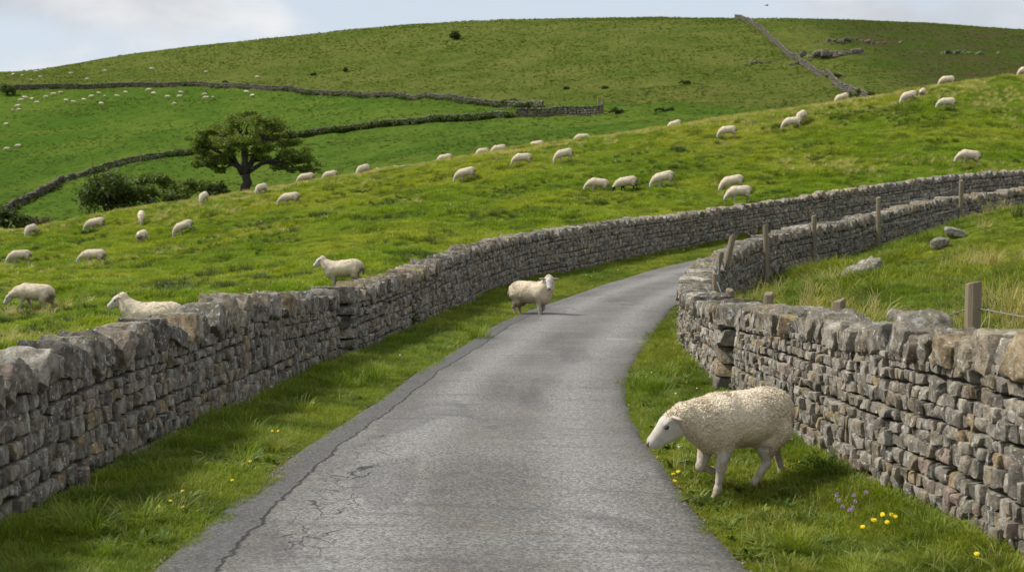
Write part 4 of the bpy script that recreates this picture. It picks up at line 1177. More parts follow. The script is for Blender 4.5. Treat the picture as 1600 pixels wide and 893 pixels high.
def ground_cover():
    gm, vm = M['short_grass'], M['verge_grass_blades']
    # verges between the walls
    short = [blade_tuft('g', 22, .075, .085, .0032, .55, 100 + i, .5, vm) for i in range(5)]
    x, y = sample(330000, 7.2, 60, 1.55)
    sl, sr, re = masks(x, y)
    ok = (sl > .06) & (sr < -.06) & (re > .07 - .22 * RNG.random(len(x)) ** 3 + .08 * fbm2(x, y, 2.2, 2, 70)) & (y < 62)
    x, y, sl, sr, re = x[ok], y[ok], sl[ok], sr[ok], re[ok]
    z = ground_raw(x, y)
    edge = np.clip(re / .5, 0, 1)
    h = (.42 + .28 * edge) * (1 + .55 * np.clip(fbm2(x, y, .9, 3, 71), -.7, 1)) * np.where((sl < .4) | (sr > -.3), 1.35, 1) * RNG.uniform(.7, 1.3, len(x)) * (1 + y / 90)
    scatter('verge_grass', None, np.stack([x, y, z], 1), rots(len(x)), np.clip(h, .25, 1.7), short)
    wd = [blade_tuft('w', 9, .085, .05, .013, 1.3, 240 + i, .5, M['verge_weed']) for i in range(3)] + [blade_tuft('w', 4, .17, .05, .002, .7, 250, .5, M['straw_blades'])]
    x, y = sample(30000, 7.2, 40, 1.5); sl, sr, re = masks(x, y)
    ok = (sl > .08) & (sr < -.08) & (re > .12) & (fbm2(x, y, 1.1, 2, 75) > .05) & (RNG.random(len(x)) < .6); x, y = x[ok], y[ok]
    scatter('verge_weeds', None, np.stack([x, y, ground_raw(x, y)], 1), rots(len(x)), RNG.uniform(.5, 1.2, len(x)), wd)
    # loose chippings along the lane edges
    pm = [stones_mesh('pebble', np.array([(0, 0, .2, 1, .9, .6, 0, *stone_color(1, RNG)[0])]), lambda v: v * .007, M['stone'], 3, 4, .2, None, 1.0, 2) for i in range(3)]
    x, y = sample(90000, 7.2, 34, 1.5); sl, sr, re = masks(x, y)
    ok = (np.abs(re + .02 + .08 * fbm2(x, y, 1.1, 2, 64)) < .14) & (sl > .1) & (sr < -.1); x, y = x[ok], y[ok]
    scatter('road_chippings', None, np.stack([x, y, np.maximum(ground_raw(x, y), zA(x, y) + .004)], 1), rots(len(x), .5), RNG.uniform(.5, 1.8, len(x)), pm)
    # long dark tussocks in the verges
    tus = [blade_tuft('t', 110, .20, .13, .0035, .85, 120 + i, .6, vm) for i in range(3)]
    x, y = sample(16000, 7.5, 55, 1.3); sl, sr, re = masks(x, y)
    m = fbm2(x, y, .8, 3, 72)
    ok = (sl > .12) & (sr < -.12) & (re > .28) & (m > .40 - .30 * ((sl < .5) | (sr > -.35))) & (np.hypot(x - 1.7, y - 11) > 1.3) & (RNG.random(len(x)) < .30) & (y < 60)
    x, y = x[ok], y[ok]
    man = np.array([(-1.95, 17.3), (-1.75, 17.7), (-2.1, 17.0), (-2.25, 15.0), (-2.5, 13.2), (-2.55, 9.6), (-2.8, 9.2), (-2.3, 11.9), (-.55, 24), (-.9, 25), (1.75, 16.6), (1.62, 17.2), (2.0, 18.3)])
    x = np.r_[x, man[:, 0]]; y = np.r_[y, man[:, 1]]
    scatter('verge_tussocks', None, np.stack([x, y, ground_raw(x, y)], 1), rots(len(x), .1), np.where(np.arange(len(x)) >= len(x) - len(man), RNG.uniform(.9, 1.5, len(x)), RNG.uniform(.4, .8, len(x))), tus)
    # the sheep field
    turf = [blade_tuft('g', 26, .085, .16, .0065, .6, 140 + i, .5, gm) for i in range(5)]
    x, y = sample(520000, 11, 104, 1.25, .42)
    sl, sr, re = masks(x, y); ok = sl < -.5; x, y = x[ok], y[ok]
    k = fbm2(x, y, .9, 3, 5); k2 = fbm2(x, y, .35, 3, 15)
    ok = RNG.random(len(x)) < np.clip(.55 + .5 * k2 + .25 * k, .12, 1); x, y, k, k2 = x[ok], y[ok], k[ok], k2[ok]
    z = ground_raw(x, y)
    sc = np.clip(.65 + .5 * k + .45 * np.maximum(k2, 0), .35, 2.0) * RNG.uniform(.7, 1.3, len(x)) * (.85 + y / 130)
    scatter('field_grass', None, np.stack([x, y, z], 1), rots(len(x)), sc, turf)
    # darker tussocks and rushes in the field
    rush = [blade_tuft('r', 90, .30, .16, .0055, .6, 160 + i, .5, M['rush_blades']) for i in range(3)]
    x, y = sample(26000, 22, 100, .75, .42); sl, _, _ = masks(x, y)
    m = fbm2(x, y, .32, 4, 73); ok = (sl < -1.2) & (m + .35 * vnoise(np.stack([x * 1.1, y * 1.1, x * 0], -1), 99) > .40); x, y, m = x[ok], y[ok], m[ok]
    cl = []
    for (px, py, n) in ((385, 358, 10), (478, 342, 26), (490, 340, 14), (600, 346, 14), (260, 452, 10), (270, 456, 14), (555, 345, 8), (670, 372, 8), (430, 370, 10), (380, 425, 12), (1270, 232, 10), (1230, 200, 8), (1330, 180, 10), (760, 340, 12), (830, 335, 10), (935, 320, 8), (1060, 235, 9), (1470, 225, 10), (360, 270, 0)):
        if n:
            c = cast(px, py, 14, 110, 1500)
            for _ in range(n): cl.append((c[0] + random.gauss(0, .55), c[1] + random.gauss(0, .5)))
    cl = np.array(cl); x = np.r_[x, cl[:, 0]]; y = np.r_[y, cl[:, 1]]
    scatter('rushes', None, np.stack([x, y, ground_raw(x, y)], 1), rots(len(x), .1), np.where(np.arange(len(x)) < len(x) - len(cl), RNG.uniform(.3, .7, len(x)), RNG.uniform(.6, 1.05, len(x))), rush)
    # rough tussocks over the far fell
    fel = [blade_tuft('f', 46, .55, .55, .045, .9, 220 + i, .8, M['fell_blades']) for i in range(4)]
    x, y = sample(120000, 104, 475, .35, .42); sl, _, _ = masks(x, y)
    m = fbm2(x, y, .07, 4, 93) + .5 * fbm2(x, y, .3, 2, 94); px = CX + x / y * F
    wa = np.interp(px, [-60, 100, 300, 480, 640, 790, 880, 1000, 1600], [386, 384, 378, 352, 312, 272, 258, 238, 170])
    ok = (sl < -2) & (RNG.random(len(x)) < np.clip(.20 + .42 * m + .10 * (y > wa), .02, .7)); x, y = x[ok], y[ok]
    scatter('fell_tussocks', None, np.stack([x, y, ground_raw(x, y)], 1), rots(len(x), .1), RNG.uniform(.15, .45, len(x)) * (.7 + y / 700), fel)
    # darker tussocks in the paddock, massed in the dip to stand in for shade
    x, y = sample(5200, 9, 52, .8, .42); sl, sr, _ = masks(x, y); m = fbm2(x, y, .5, 3, 96)
    ok = (sr > .4) & ((m > .22) | ((sr < 2.2) & (y > 24) & (m > -.25))) & (RNG.random(len(x)) < .8); x, y = x[ok], y[ok]
    scatter('paddock_tussocks', None, np.stack([x, y, ground_raw(x, y)], 1), rots(len(x), .1), RNG.uniform(.45, .95, len(x)), rush + tus)
    # straw-coloured grass on the crest, in patches of the field, and in the paddock
    straw = [blade_tuft('s', 55, .36, .14, .0042, .75, 180 + i, .75, M['straw_blades']) for i in range(4)]
    x, y = sample(60000, 14, 103, .3, .42); sl, sr, _ = masks(x, y)
    cr = np.exp(-((y - 91) / 7.0) ** 2) * 1.3 * np.clip(.6 + .6 * fbm2(x, y, .3, 2, 33), .1, 1)
    pat = np.clip(fbm2(x, y, .14, 3, 79) - .42, 0, 1) * 1.0
    ok = (sl < -1.0) & (RNG.random(len(x)) < np.maximum(cr, pat) * .7); x1, y1 = x[ok], y[ok]
    sc1 = RNG.uniform(.5, .95, len(x1))
    x, y = sample(26000, 9, 50, .9, .42); sl, sr, _ = masks(x, y)
    n = fbm2(x, y, .25, 3, 78)
    ok = (sr > .9) & (n > -.05) & ~((np.abs(sr) < 3.0) & (y > 30)); x2, y2 = x[ok], y[ok]
    keep = RNG.random(len(x2)) < np.clip(.01 + .22 * np.clip(n[ok] + .05, 0, 1), 0, 1) * np.clip((x2 - 2.5) / 4, .15, 1) * np.where((y2 > 28) & (x2 > 7.5), .12, 1); x2, y2 = x2[keep], y2[keep]
    xs, ys = np.r_[x1, x2], np.r_[y1, y2]
    R = rots(len(xs), .12); R[len(x1):, 1] += .35
    R[len(x1):, 2] = RNG.normal(0, .6, len(x2))
    scatter('straw_grass', None, np.stack([xs, ys, ground_raw(xs, ys)], 1), R, np.r_[sc1, RNG.uniform(.8, 1.5, len(x2))], straw)
    # green paddock grass
    tall = [blade_tuft('p', 40, .15, .15, .005, .75, 200 + i, .6, vm) for i in range(4)]
    x, y = sample(110000, 8, 56, 1.2, .42); sl, sr, _ = masks(x, y); ok = (sr > .42) & (RNG.random(len(x)) < .8); x, y, sr = x[ok], y[ok], sr[ok]
    k = fbm2(x, y, .6, 3, 91)
    dip = np.where((sr < 3.5) & (y > 22), 1.3, 1) * np.where((x > 8) & (y > 27) & (sr > 3.5), .45, 1)
    scatter('paddock_grass', None, np.stack([x, y, ground_raw(x, y)], 1), rots(len(x)), np.clip(.9 + .5 * k, .3, 2) * RNG.uniform(.7, 1.3, len(x)) * dip, tall)
    # white clover heads and daisies sprinkled through the turf
    m = MB(); m.add(*sphere_mb((0, 0, .07), (.009, .009, .005), 6)); dais = m.mesh('d', [M['white']])
    x, y = sample(3600, 8, 75, 1.1, .42); sl, sr, re = masks(x, y)
    f = fbm2(x, y, .4, 2, 74)
    ok = ((sl < -.6) & (f > .15)) | ((sl > .15) & (sr < -.15) & (re > .2) & (f > .1) & (y > 11) & (RNG.random(len(x)) < .35)); x, y = x[ok], y[ok]
    scatter('daisies', None, np.stack([x, y, ground_raw(x, y)], 1), rots(len(x)), RNG.uniform(.7, 1.5, len(x)) * (.9 + y / 90), [dais])

# ------------------------------------------------------------------ trees and shrubs
def leaves(mb, C, rad, n, size, rng, up=.35, shade=None):
    """n leaf faces through an ellipsoid"""
    d = rng.normal(size=(n, 3)); d /= np.linalg.norm(d, axis=1)[:, None]
    r = rng.random(n) ** (1/2.2)
    c = np.asarray(C) + d * r[:, None] * np.asarray(rad)
    nn = rng.normal(size=(n, 3)); nn[:, 2] = np.abs(nn[:, 2]) + up; nn /= np.linalg.norm(nn, axis=1)[:, None]
    t = np.cross(nn, rng.normal(size=(n, 3))); t /= np.linalg.norm(t, axis=1)[:, None]; b = np.cross(nn, t)
    s = size * rng.uniform(.6, 1.3, n)[:, None]
    V = np.stack([c - t*s, c - b*s*.55 + nn*s*.12, c + t*s, c + b*s*.55 + nn*s*.12], 1).reshape(-1, 3)
    Q = np.arange(4*n).reshape(-1, 4)
    mb.v.append(V); mb.q.append(Q + mb.n)
    tone = np.clip(rng.normal(.5, .22, n) + (shade if shade is not None else 0), 0, 1)
    mb.c.append(np.repeat(np.stack([tone]*3, 1), 4, 0)); mb.n += 4*n

def limb(a, b, r0, r1, rng, sag=.15, n=7):
    a, b = np.asarray(a, float), np.asarray(b, float); t = np.linspace(0, 1, n)[:, None]
    L = np.linalg.norm(b - a)
    mid = (a + b) / 2 + np.array([0, 0, L * sag]) + rng.normal(0, .06 * L, 3)
    P = (1-t)**2 * a + 2*t*(1-t) * mid + t**2 * b
    P[1:-1] += rng.normal(0, .02 * L, (n-2, 3))
    return P, np.linspace(r0, r1, n)

def lone_tree():
    rng = np.random.default_rng(3)
    base = cast(382, 300, 100, 200); d = 131.0
    base = pt(382, 300, d); base[2] = ground(base[0], base[1]) - .15
    root = empty('broadleaf_tree', tuple(base)); tag(root, 'lone spreading tree with a wide ragged crown on the near crest', 'tree')
    s = d / F
    def W(px, py, dy=0.0): # crown position measured from the trunk foot
        return np.array([(px - 382) * s, dy, z_at(py, d) - base[2]])
    tr = MB(); cr = MB()
    fork = np.array([.15, 0, z_at(272, d) - base[2]])
    P, R = limb((0, 0, -.2), fork, .52, .36, rng, .0, 6); R[0] = .62; tr.add(*tube(P, R, 9))
    pads = [(330, 222, 0, 2.0), (313, 240, 1.5, 1.5), (345, 203, 1.5, 1.9), (375, 192, 0, 2.0), (402, 190, -1.5, 2.0), (428, 200, .5, 1.9), (445, 222, 1.2, 1.9), (455, 240, -1, 1.8), (470, 252, .5, 1.8), (482, 265, 0, 1.1),
            (360, 230, -2.2, 2.0), (392, 222, -2.6, 2.2), (420, 232, -2.4, 2.0), (350, 250, -.8, 1.6), (325, 255, .5, 1.3), (438, 258, 1.5, 1.7), (405, 248, 2.4, 1.8), (375, 212, 2.8, 2.0), (415, 212, 2.6, 2.0),
            (330, 206, -1.2, 1.2), (322, 218, -1.0, 1.2), (312, 228, .5, 1.0), (446, 208, -.4, 1.1), (365, 184, .6, 1.1), (390, 181, .3, 1.1), (418, 186, .4, 1.1), (462, 264, -.8, 1.0), (342, 266, .2, .9), (312, 258, -.6, .9), (475, 243, .8, .9)]
    mains = []
    for (px, py, dy) in ((335, 236, .6), (352, 212, -1.2), (385, 206, .9), (418, 212, -.8), (448, 238, .8), (392, 232, -2.0), (400, 240, 2.0), (340, 252, -.5)):
        k = limb(fork + rng.normal(0, .12, 3) * (1, 1, .4), W(px, py, dy), .24, .09, rng, .12); mains.append(k[0]); tr.add(*tube(*k, 7))
    for (px, py, dy, r) in pads:
        c = W(px, py, dy)
        q = min(mains, key=lambda mm: np.linalg.norm(mm[-1] - c)); a = q[3 + int(rng.integers(0, 3))]
        k = limb(a, c + (0, 0, -.2), .10 + .015 * r, .03, rng, .06); tr.add(*tube(*k, 6))
        for j in range(5):
            e = c + rng.normal(0, .55, 3) * (r * .75, r * .75, r * .25)
            tr.add(*tube(*limb(k[0][-2 - j % 2], e, .05, .012, rng, .05, 4), 4))
        nn = int(340 * r)
        for j in range(9):   # sprays inside the pad
            cc = c + rng.normal(0, .5, 3) * (r * .75, r * .75, r * .30)
            leaves(cr, cc, (r * .40, r * .40, r * .18), nn // 9 * 2, .115, rng, .5)
    link('trunk', tr.mesh('trunk', [M['bark']]), root)
    link('crown', cr.mesh('crown', [M['tree_leaf']], False, True), root)

def bush(px, py, w, h, d, label, mat, seed, name='bush', n=1500, size=.11, flat=1.0, stems=8):
    rng = np.random.default_rng(seed)
    p = pt(px, py, d); p[2] = ground(p[0], p[1]) - .1
    root = empty(name, tuple(p)); tag(root, label, 'bush')
    st = MB(); cr = MB()
    for j in range(stems):
        e = np.array([rng.normal(0, w * .25), rng.normal(0, w * .2), h * rng.uniform(.5, .85)])
        st.add(*tube(*limb((rng.normal(0, .1), rng.normal(0, .1), 0), e, .07, .02, rng, .05, 5), 5))
    k = int(14 + w * 4)
    for j in range(k):
        a = rng.uniform(0, 2*PI); rr = math.sqrt(rng.random()); top = math.sqrt(max(0, 1 - (rr * .92) ** 2))
        zc = h * (.12 + (.80 * top - .10) * rng.beta(2.2, 1.0))
        c = np.array([rr * math.cos(a) * w * .43, rr * math.sin(a) * w * .36, zc])
        q = h * rng.uniform(.10, .19) * flat
        leaves(cr, c, (q * rng.uniform(1.1, 1.8), q * 1.4, q), n // k, size, rng, .3)
    link('stems', st.mesh('stems', [M['bark']]), root)
    link('foliage', cr.mesh('foliage', [M[mat]], False, True), root)
    return root

def shrubs():
    bush(170, 331, 3.0, 5.0, 96, 'dark upright bush before the low hill wall, left of the wide bush', 'bush_leaf', 40, n=5200, size=.12)
    bush(264, 321, 8.6, 3.15, 98, 'wide low bush with a flat rounded top beside the lone tree', 'low_bush_leaf', 41, n=12000, size=.11, flat=.85)
    bush(338, 309, 2.0, 1.6, 97, 'smallest dark bush under the left branches of the lone tree', 'bush_leaf', 42, n=1800)
    bush(6, 364, 4.2, 2.3, 94, 'very dark round bush cut off by the left edge', 'bush_leaf', 43, n=5200, size=.12)
    bush(60, 352, 2.2, 1.5, 93, 'bare brownish scrubby bush beside the dark round bush', 'twig_brown', 44, n=420, size=.07, stems=26)
    p = cast(711, 62, 250, 600)
    bush(711, 62, 3.3, 3.0, p[1], 'single dark round bush alone near the top of the hill', 'bush_leaf', 45, n=2600, size=.2)
    p = cast(12, 146, 250, 600); bush(12, 146, 4.0, 3.8, p[1] - 2, 'dark bush growing through the long hill wall at the left edge', 'bush_leaf', 46, n=1800, size=.22)
    p = cast(353, 134, 250, 600); bush(353, 134, 2.6, 1.7, p[1], 'small dark bush on the long hill wall above the tree', 'bush_leaf', 47, n=700, size=.2)
    for i, (px, py, w, h, lab) in enumerate(((800, 165, 5, 1.7, 'thorn bush at the right end of the long hill wall, smaller of two'), (826, 169, 6, 1.5, 'thorn bush at the right end of the long hill wall, wider of two'), (540, 112, 1.6, 1.2, 'dark gorse tuft on the plain upper hill, below left of the lone round bush'),
                                    (885, 140, 1.3, .9, 'dark gorse tuft above the end of the hill wall'), (945, 139, 1.3, .9, 'dark gorse tuft right above the pale gate posts'), (1070, 132, 3.0, 1.0, 'flat dark gorse patch on the hill left of the steep wall'),
                                    (964, 178, 2.6, 1.2, 'gorse bush just right of the pale gate posts'), (490, 118, 1.6, 1.1, 'dark gorse tuft above the middle of the long hill wall'), (1040, 174, 3.6, .8, 'low gorse at the foot of the hill right of the gate posts'),
                                    (1345, 152, 5.0, 1.6, 'dark green bracken bush in the gully right of the steep wall'), (1303, 122, 3.2, 1.2, 'dark green bracken bush halfway down the gully beside the steep wall'))):
        p = cast(px, py, 140, 600); bush(px, py, w, h, p[1], lab, 'low_bush_leaf' if 'bracken' in lab else 'bush_leaf', 50 + i, n=int(500 + 120 * w), size=.17)

def overgrowth(WA, WB):
    """bank of rough growth along the low wall: one mass"""
    rng = np.random.default_rng(9); m = MB()
    for P, a, b, n, h in ((WB, .55, 1.0, 300, .55), (WA, .45, 1.0, 220, .4), (WB, 0, .55, 90, .35), (WA, 0, .45, 90, .3)):
        k = len(P)
        for _ in range(n):
            i = int(k * rng.uniform(a, b)); i = min(max(i, 0), k - 1)
            c = P[i, :3] + np.array([rng.normal(0, .4), -.5 + rng.normal(0, .35), h * .7])
            leaves(m, c, (1.0, .5, h * rng.uniform(.6, 1.3)), 34, .2, rng, .3)
    o = link('undergrowth', m.mesh('undergrowth', [M['bush_leaf']], False, True)); tag(o, kind='stuff')

# ------------------------------------------------------------------ posts, wire, stones, flowers
def post_mesh(h, w, seed, bury=.3):
    rng = np.random.default_rng(seed); n = 10
    zs = np.linspace(-bury, h, 9); V = []
    ph = np.arange(n) * 2 * PI / n
    rad = w / 2 * (1 + .06 * rng.normal(size=n))
    for z in zs:
        r = rad * (1 + .03 * rng.normal()) 
        V.append(np.stack([r * np.cos(ph), r * np.sin(ph), np.full(n, z)], 1))
    V[-1][:, 2] += .018 * np.cos(ph + 1) + .004 * rng.normal(size=n)
    top = V[-1].copy(); top[:, :2] *= .86; top[:, 2] += .010; V.append(top)
    V = np.concatenate(V + [np.array([[0, 0, h + .012]])]); Q = []; T = []
    for i in range(9):
        for j in range(n): Q.append((i*n+j, i*n+(j+1) % n, (i+1)*n+(j+1) % n, (i+1)*n+j))
    for j in range(n): T.append((9*n+j, 9*n+(j+1) % n, 10*n))
    return new_mesh('fence_post', V, [np.array(Q), np.array(T)], False, None, [M['wood']])

def fence():
    spec = [ # px, base py/None, distance, top py, width, lean (x,y), label
      (1520, 10.6, 444, .125, (.0, .01), 'stout round fence post standing tallest above the near right wall'),
      (1313, 13.6, 470, .125, (.02, .0), 'stub of a fence post showing above the yellow lichened coping'),
      (1198, 16.6, 459, .12, (0, .02), 'pale short fence post behind the corner of the right wall, middle of three stubs'),
      (1140, 20.2, 453, .115, (.0, .0), 'short thin fence post behind the bend of the right wall, beside the leaning ones'),
      (1121, 23.4, 428, .11, (.02, 0), 'thin fence post at the very bend of the wall, leftmost of the fence'),
      (1127, 27.6, 392, .12, (.24, 0), 'slanting fence post behind the wall bend, shorter of two leaning posts'),
      (1146, 29.6, 366, .13, (.22, 0), 'tall slanting fence post in front of the winding wall, longer of two leaning posts'),
      (1196, 33.0, 352, .125, (-.03, 0), 'tall upright fence post against the winding wall, next to the leaning ones'),
      (1272, 36.6, 337, .13, (.0, 0), 'tall fence post against the middle of the winding wall'),
      (1375, 40.2, 309, .13, (.02, 0), 'tall grey fence post against the winding wall where the shaded dip ends'),
      (1502, 47.2, 282, .14, (.0, 0), 'farthest fence post on the right, rising above the top of the winding wall')]
    tops = []
    for i, (px, d, ty, w, ln, lab) in enumerate(spec):
        p = pt(px, ty, d); g = ground(p[0], p[1]); h = p[2] - g
        x = p[0] - ln[0] * h
        o = link('fence_post', post_mesh(h, w, 300 + i), None, (x, p[1], g)); o.rotation_euler = (ln[1], math.atan(ln[0]), i * .9 if abs(ln[0]) < .1 else 0)
        tag(o, lab, 'fence post', 'wooden fence posts behind the right wall')
        tops.append((x + ln[0] * h * .82, p[1], g + h * .88, g + h * .50))
    tops.insert(0, (tops[0][0] + 1.5, 7.2, tops[0][2] + .1, tops[0][3]))
    for lv, lab in ((2, 'upper barbed wire strand running between the fence posts'), (3, 'lower barbed wire strand running between the fence posts')):
        m = MB(); rng = np.random.default_rng(5)
        for a, b in zip(tops[:-1], tops[1:]):
            A, B = np.array([a[0], a[1], a[lv]]), np.array([b[0], b[1], b[lv]]); t = np.linspace(0, 1, 9)[:, None]
            P = A * (1-t) + B * t; P[:, 2] -= (.10 * 4 * t * (1-t))[:, 0]; m.add(*tube(P, .0042, 5))
            L = np.linalg.norm(B - A); k = int(L / .12)
            for j in range(k):
                t = (j + .5) / k; c = A * (1-t) + B * t; c[2] -= .10 * 4 * t * (1-t)
                for _ in range(2):
                    e = rng.normal(size=3); e = e / np.linalg.norm(e) * .026; m.add(*tube([c - e, c + e], .0035, 4))
        tag(link('barbed_wire', m.mesh('barbed_wire', [M['wire']])), lab, 'barbed wire')
    # gate posts at the end of the hill wall, and a few stakes on the fell
    for i, (px, py, h, w, c, lab) in enumerate(((935, 172, 2.3, .3, 'p', 'pale gate post at the end of the hill wall, left of two'), (942, 173, 2.2, .3, 'p', 'pale gate post at the end of the hill wall, right of two'),
            (178, 258, 2.0, .16, 'f', 'thin stake by the low hill wall, left of two beside the tree'), (220, 250, 2.0, .16, 'f', 'thin stake by the low hill wall, right of two beside the tree'))):
        p = cast(px, py + 4, 140, 600); o = link('gate_post' if c == 'p' else 'stake', post_mesh(h, w, 340 + i), None, tuple(p)); tag(o, lab, 'post')

def boulder(name, P, size, label, seed, n=10, cat='rock', count=1, spread=0):
    rng = np.random.default_rng(seed); S = []
    for k in range(count):
        f = rng.uniform(.55, 1.1) if count > 1 else 1
        c = stone_color(1, rng)[0]
        if count > 1: f *= .42
        S.append((rng.normal(0, spread), rng.normal(0, spread * .4), size[2] * .2 + (rng.normal(0, size[2] * .32) if count > 1 else 0), size[0] * f, size[1] * f, size[2] * f, rng.normal(0, .3), *(c * (.75 if count > 1 else 1))))
    me = stones_mesh(name, np.array(S), lambda v: v, M['stone'], n, 6.0 if count > 1 else 3.2, .11 * size[0], rng, 2.2 / size[0])
    o = link(name, me, None, tuple(P)); tag(o, label, cat); return o

def rocks():
    for i, (px, py, s, lab) in enumerate(((1346, 441, (.28, .22, .17), 'lichened boulder half sunk in the paddock grass below the winding wall'), (1492, 372, (.20, .14, .08), 'flat grey rock on the mossy mound near the farthest fence post'), (1468, 388, (.16, .12, .09), 'small grey rock on the shaded side of the mossy mound'),
                                        (1408, 512, (.16, .12, .08), 'small stone in the long grass behind the near right wall'))):
        p = cast(px, py, 17.5, 80); p[2] += .10; boulder('boulder', p, tuple(1.35 * q for q in s), lab, 60 + i)
    for i, (px, py, s, cnt, sp, lab) in enumerate(((1312, 88, (2.2, 1.2, 1.3), 46, 3.4, 'grey rock outcrop in the hollow right of the steep hill wall, largest one'), (1330, 66, (1.4, .8, .8), 30, 4.2, 'thin ledge of rock just above the largest outcrop'), (1246, 101, (1.1, .8, .7), 8, .8, 'pale rock beside the steep hill wall, halfway up'),
                                                 (1196, 99, (.9, .7, .5), 12, 2, 'low scatter of rocks left of the steep hill wall'), (1316, 119, (.8, .6, .5), 7, 1.2, 'small pale rocks in the gully below the outcrops'), (1500, 84, (1.2, .8, .6), 20, 4, 'low dark rocks on the heathery slope at the right'), (1370, 68, (.9, .6, .4), 6, 1, 'two or three stones right of the rock ledge'))):
        p = cast(px, py, 150, 600); boulder('rock_outcrop', p, s, lab, 70 + i, 5, 'rock', cnt, sp)

def flower(kind, p, rng, label, group, sc=.85):
    m = MB(); st = MB(); h = rng.uniform(.10, .17)
    st.add(*tube([(0, 0, -.02), (rng.normal(0, .01), rng.normal(0, .01), h * .6), (0, 0, h)], .003, 5))
    if kind == 'yellow':
        for ring, (n, r, z) in enumerate(((13, .026, 0), (10, .018, .005), (6, .009, .008))):
            for k in range(n):
                a = 2*PI*k/n + ring * .3; d = np.array([math.cos(a), math.sin(a), 0]); s = np.array([-d[1], d[0], 0]) * .006
                c = np.array([0, 0, h + z])
                m.add([c - s*.4, c + s*.4, c + d*r*.8 + s + (0, 0, .004), c + d*r + (0, 0, .003), c + d*r*.8 - s + (0, 0, .004)], None, [(0, 1, 2), (0, 2, 3), (0, 3, 4)])
        head, mat = 'petals', M['yellow']
    else:
        for k in range(60):
            d = rng.normal(size=3); d /= np.linalg.norm(d); c = np.array([0, 0, h + .012]) + d * .010; s = np.cross(d, rng.normal(size=3)); s = s / np.linalg.norm(s) * .0035
            m.add([c - s, c + s, c + d * .012], None, [(0, 1, 2)])
        head, mat = 'petals', M['purple']
    root = empty('dandelion' if kind == 'yellow' else 'clover_flower', tuple(p), rng.uniform(0, 6)); root.scale = (sc,) * 3
    root.rotation_euler = (rng.normal(.45, .15), rng.normal(-.1, .2), 0)
    tag(root, label, 'flower', group)
    link('stem', st.mesh('stem', [M['stem']]), root); link(head, m.mesh(head, [mat], False), root)

def weed(px, py, d, w, h, label, seed, kind='leaf', name='weed'):
    rng = np.random.default_rng(seed); p = cast(px, py, d - 3, d + 4, 1200) if d else cast(px, py)
    m = MB(); st = MB()
    for k in range(int(26 * max(1, w / .35))):
        a = rng.uniform(0, 2*PI); el = rng.uniform(.3, 1.35); L = h * rng.uniform(.6, 1.1)
        dv = np.array([math.cos(a) * math.cos(el) * w / h * 1.2, math.sin(a) * math.cos(el) * w / h * .8, math.sin(el)])
        P = np.array([[0, 0, 0], dv * L * .5, dv * L * .85 + (0, 0, -.04 * L), dv * L * 1.0 + (0, 0, -.16 * L)])
        st.add(*tube(P, [.004, .003, .002, .001], 4))
        sd = np.cross(dv, (0, 0, 1)); sd /= np.linalg.norm(sd) + 1e-6
        for j in range(9):
            t = .25 + .75 * j / 8; q = P[0] * (1-t) + P[3] * t + (0, 0, .10 * L * math.sin(PI * t))
            for sg in (1, -1):
                l = L * .17 * (1.1 - t * .7); tip = q + sg * sd * l + dv * l * .5 + (0, 0, rng.normal(-.01, .015)); wd = dv * l * .22
                m.add([q, (q + tip) / 2 - wd, tip, (q + tip) / 2 + wd + (0, 0, .006)], [(0, 1, 2, 3)], None, (rng.random(),) * 3)
    root = empty(name, tuple(p)); tag(root, label, 'plant')
    link('stems', st.mesh('stems', [M['stem']]), root); link('leaves', m.mesh('leaves', [M['weed_leaf']], False, True), root)

def small_plants():
    rng = np.random.default_rng(8)
    Y = [(1054, 742), (1060, 735), (1051, 749)], [(1215, 712), (1221, 726), (1243, 722)], [(1349, 822), (1358, 816), (1384, 808), (1378, 801), (1392, 800), (1386, 816), (1395, 806), (1366, 812)], [(1526, 872)], \
        [(288, 770), (293, 788), (262, 785), (255, 790)], [(394, 716), (363, 748), (438, 668), (426, 669)]
    labs = ('dandelion in the little clump by the road edge left of the walking sheep', 'dandelion beside the hind leg of the walking sheep', 'dandelion in the yellow cluster at the foot of the near right wall', 'single dandelion in the grass at the lower right corner',
            'dandelion in the dark grass at the lower left', 'dandelion scattered on the left verge halfway along the dark wall')
    for L, lab in zip(Y, labs):
        for px, py in L: flower('yellow', cast(px, py + 14, 5, 40, 1500), rng, lab, 'yellow dandelions' if len(L) == 1 else lab.replace('dandelion', 'dandelions', 1), .55 if px < 500 else .68)
    for px, py in ((1302, 788), (1306, 792), (1351, 776), (1329, 783), (1346, 789), (1334, 799), (1312, 803), (1325, 806)):
        flower('purple', cast(px, py + 12, 5, 40, 1500), rng, 'small purple flower in the grass by the near right wall', 'purple flowers by the right wall')
    weed(1288, 738, 11.9, .28, .26, 'leafy green weed at the wall foot behind the walking sheep', 81)
    weed(343, 632, 15.6, .25, .42, 'fern growing from the dark left wall near the tall grass', 82, name='fern')
    weed(634, 512, 24.6, .34, .62, 'leafy bramble against the left wall just past its joint', 83, name='bramble')
    weed(1075, 548, 21.0, .3, .25, 'low weed at the rounded bend of the right wall', 84)

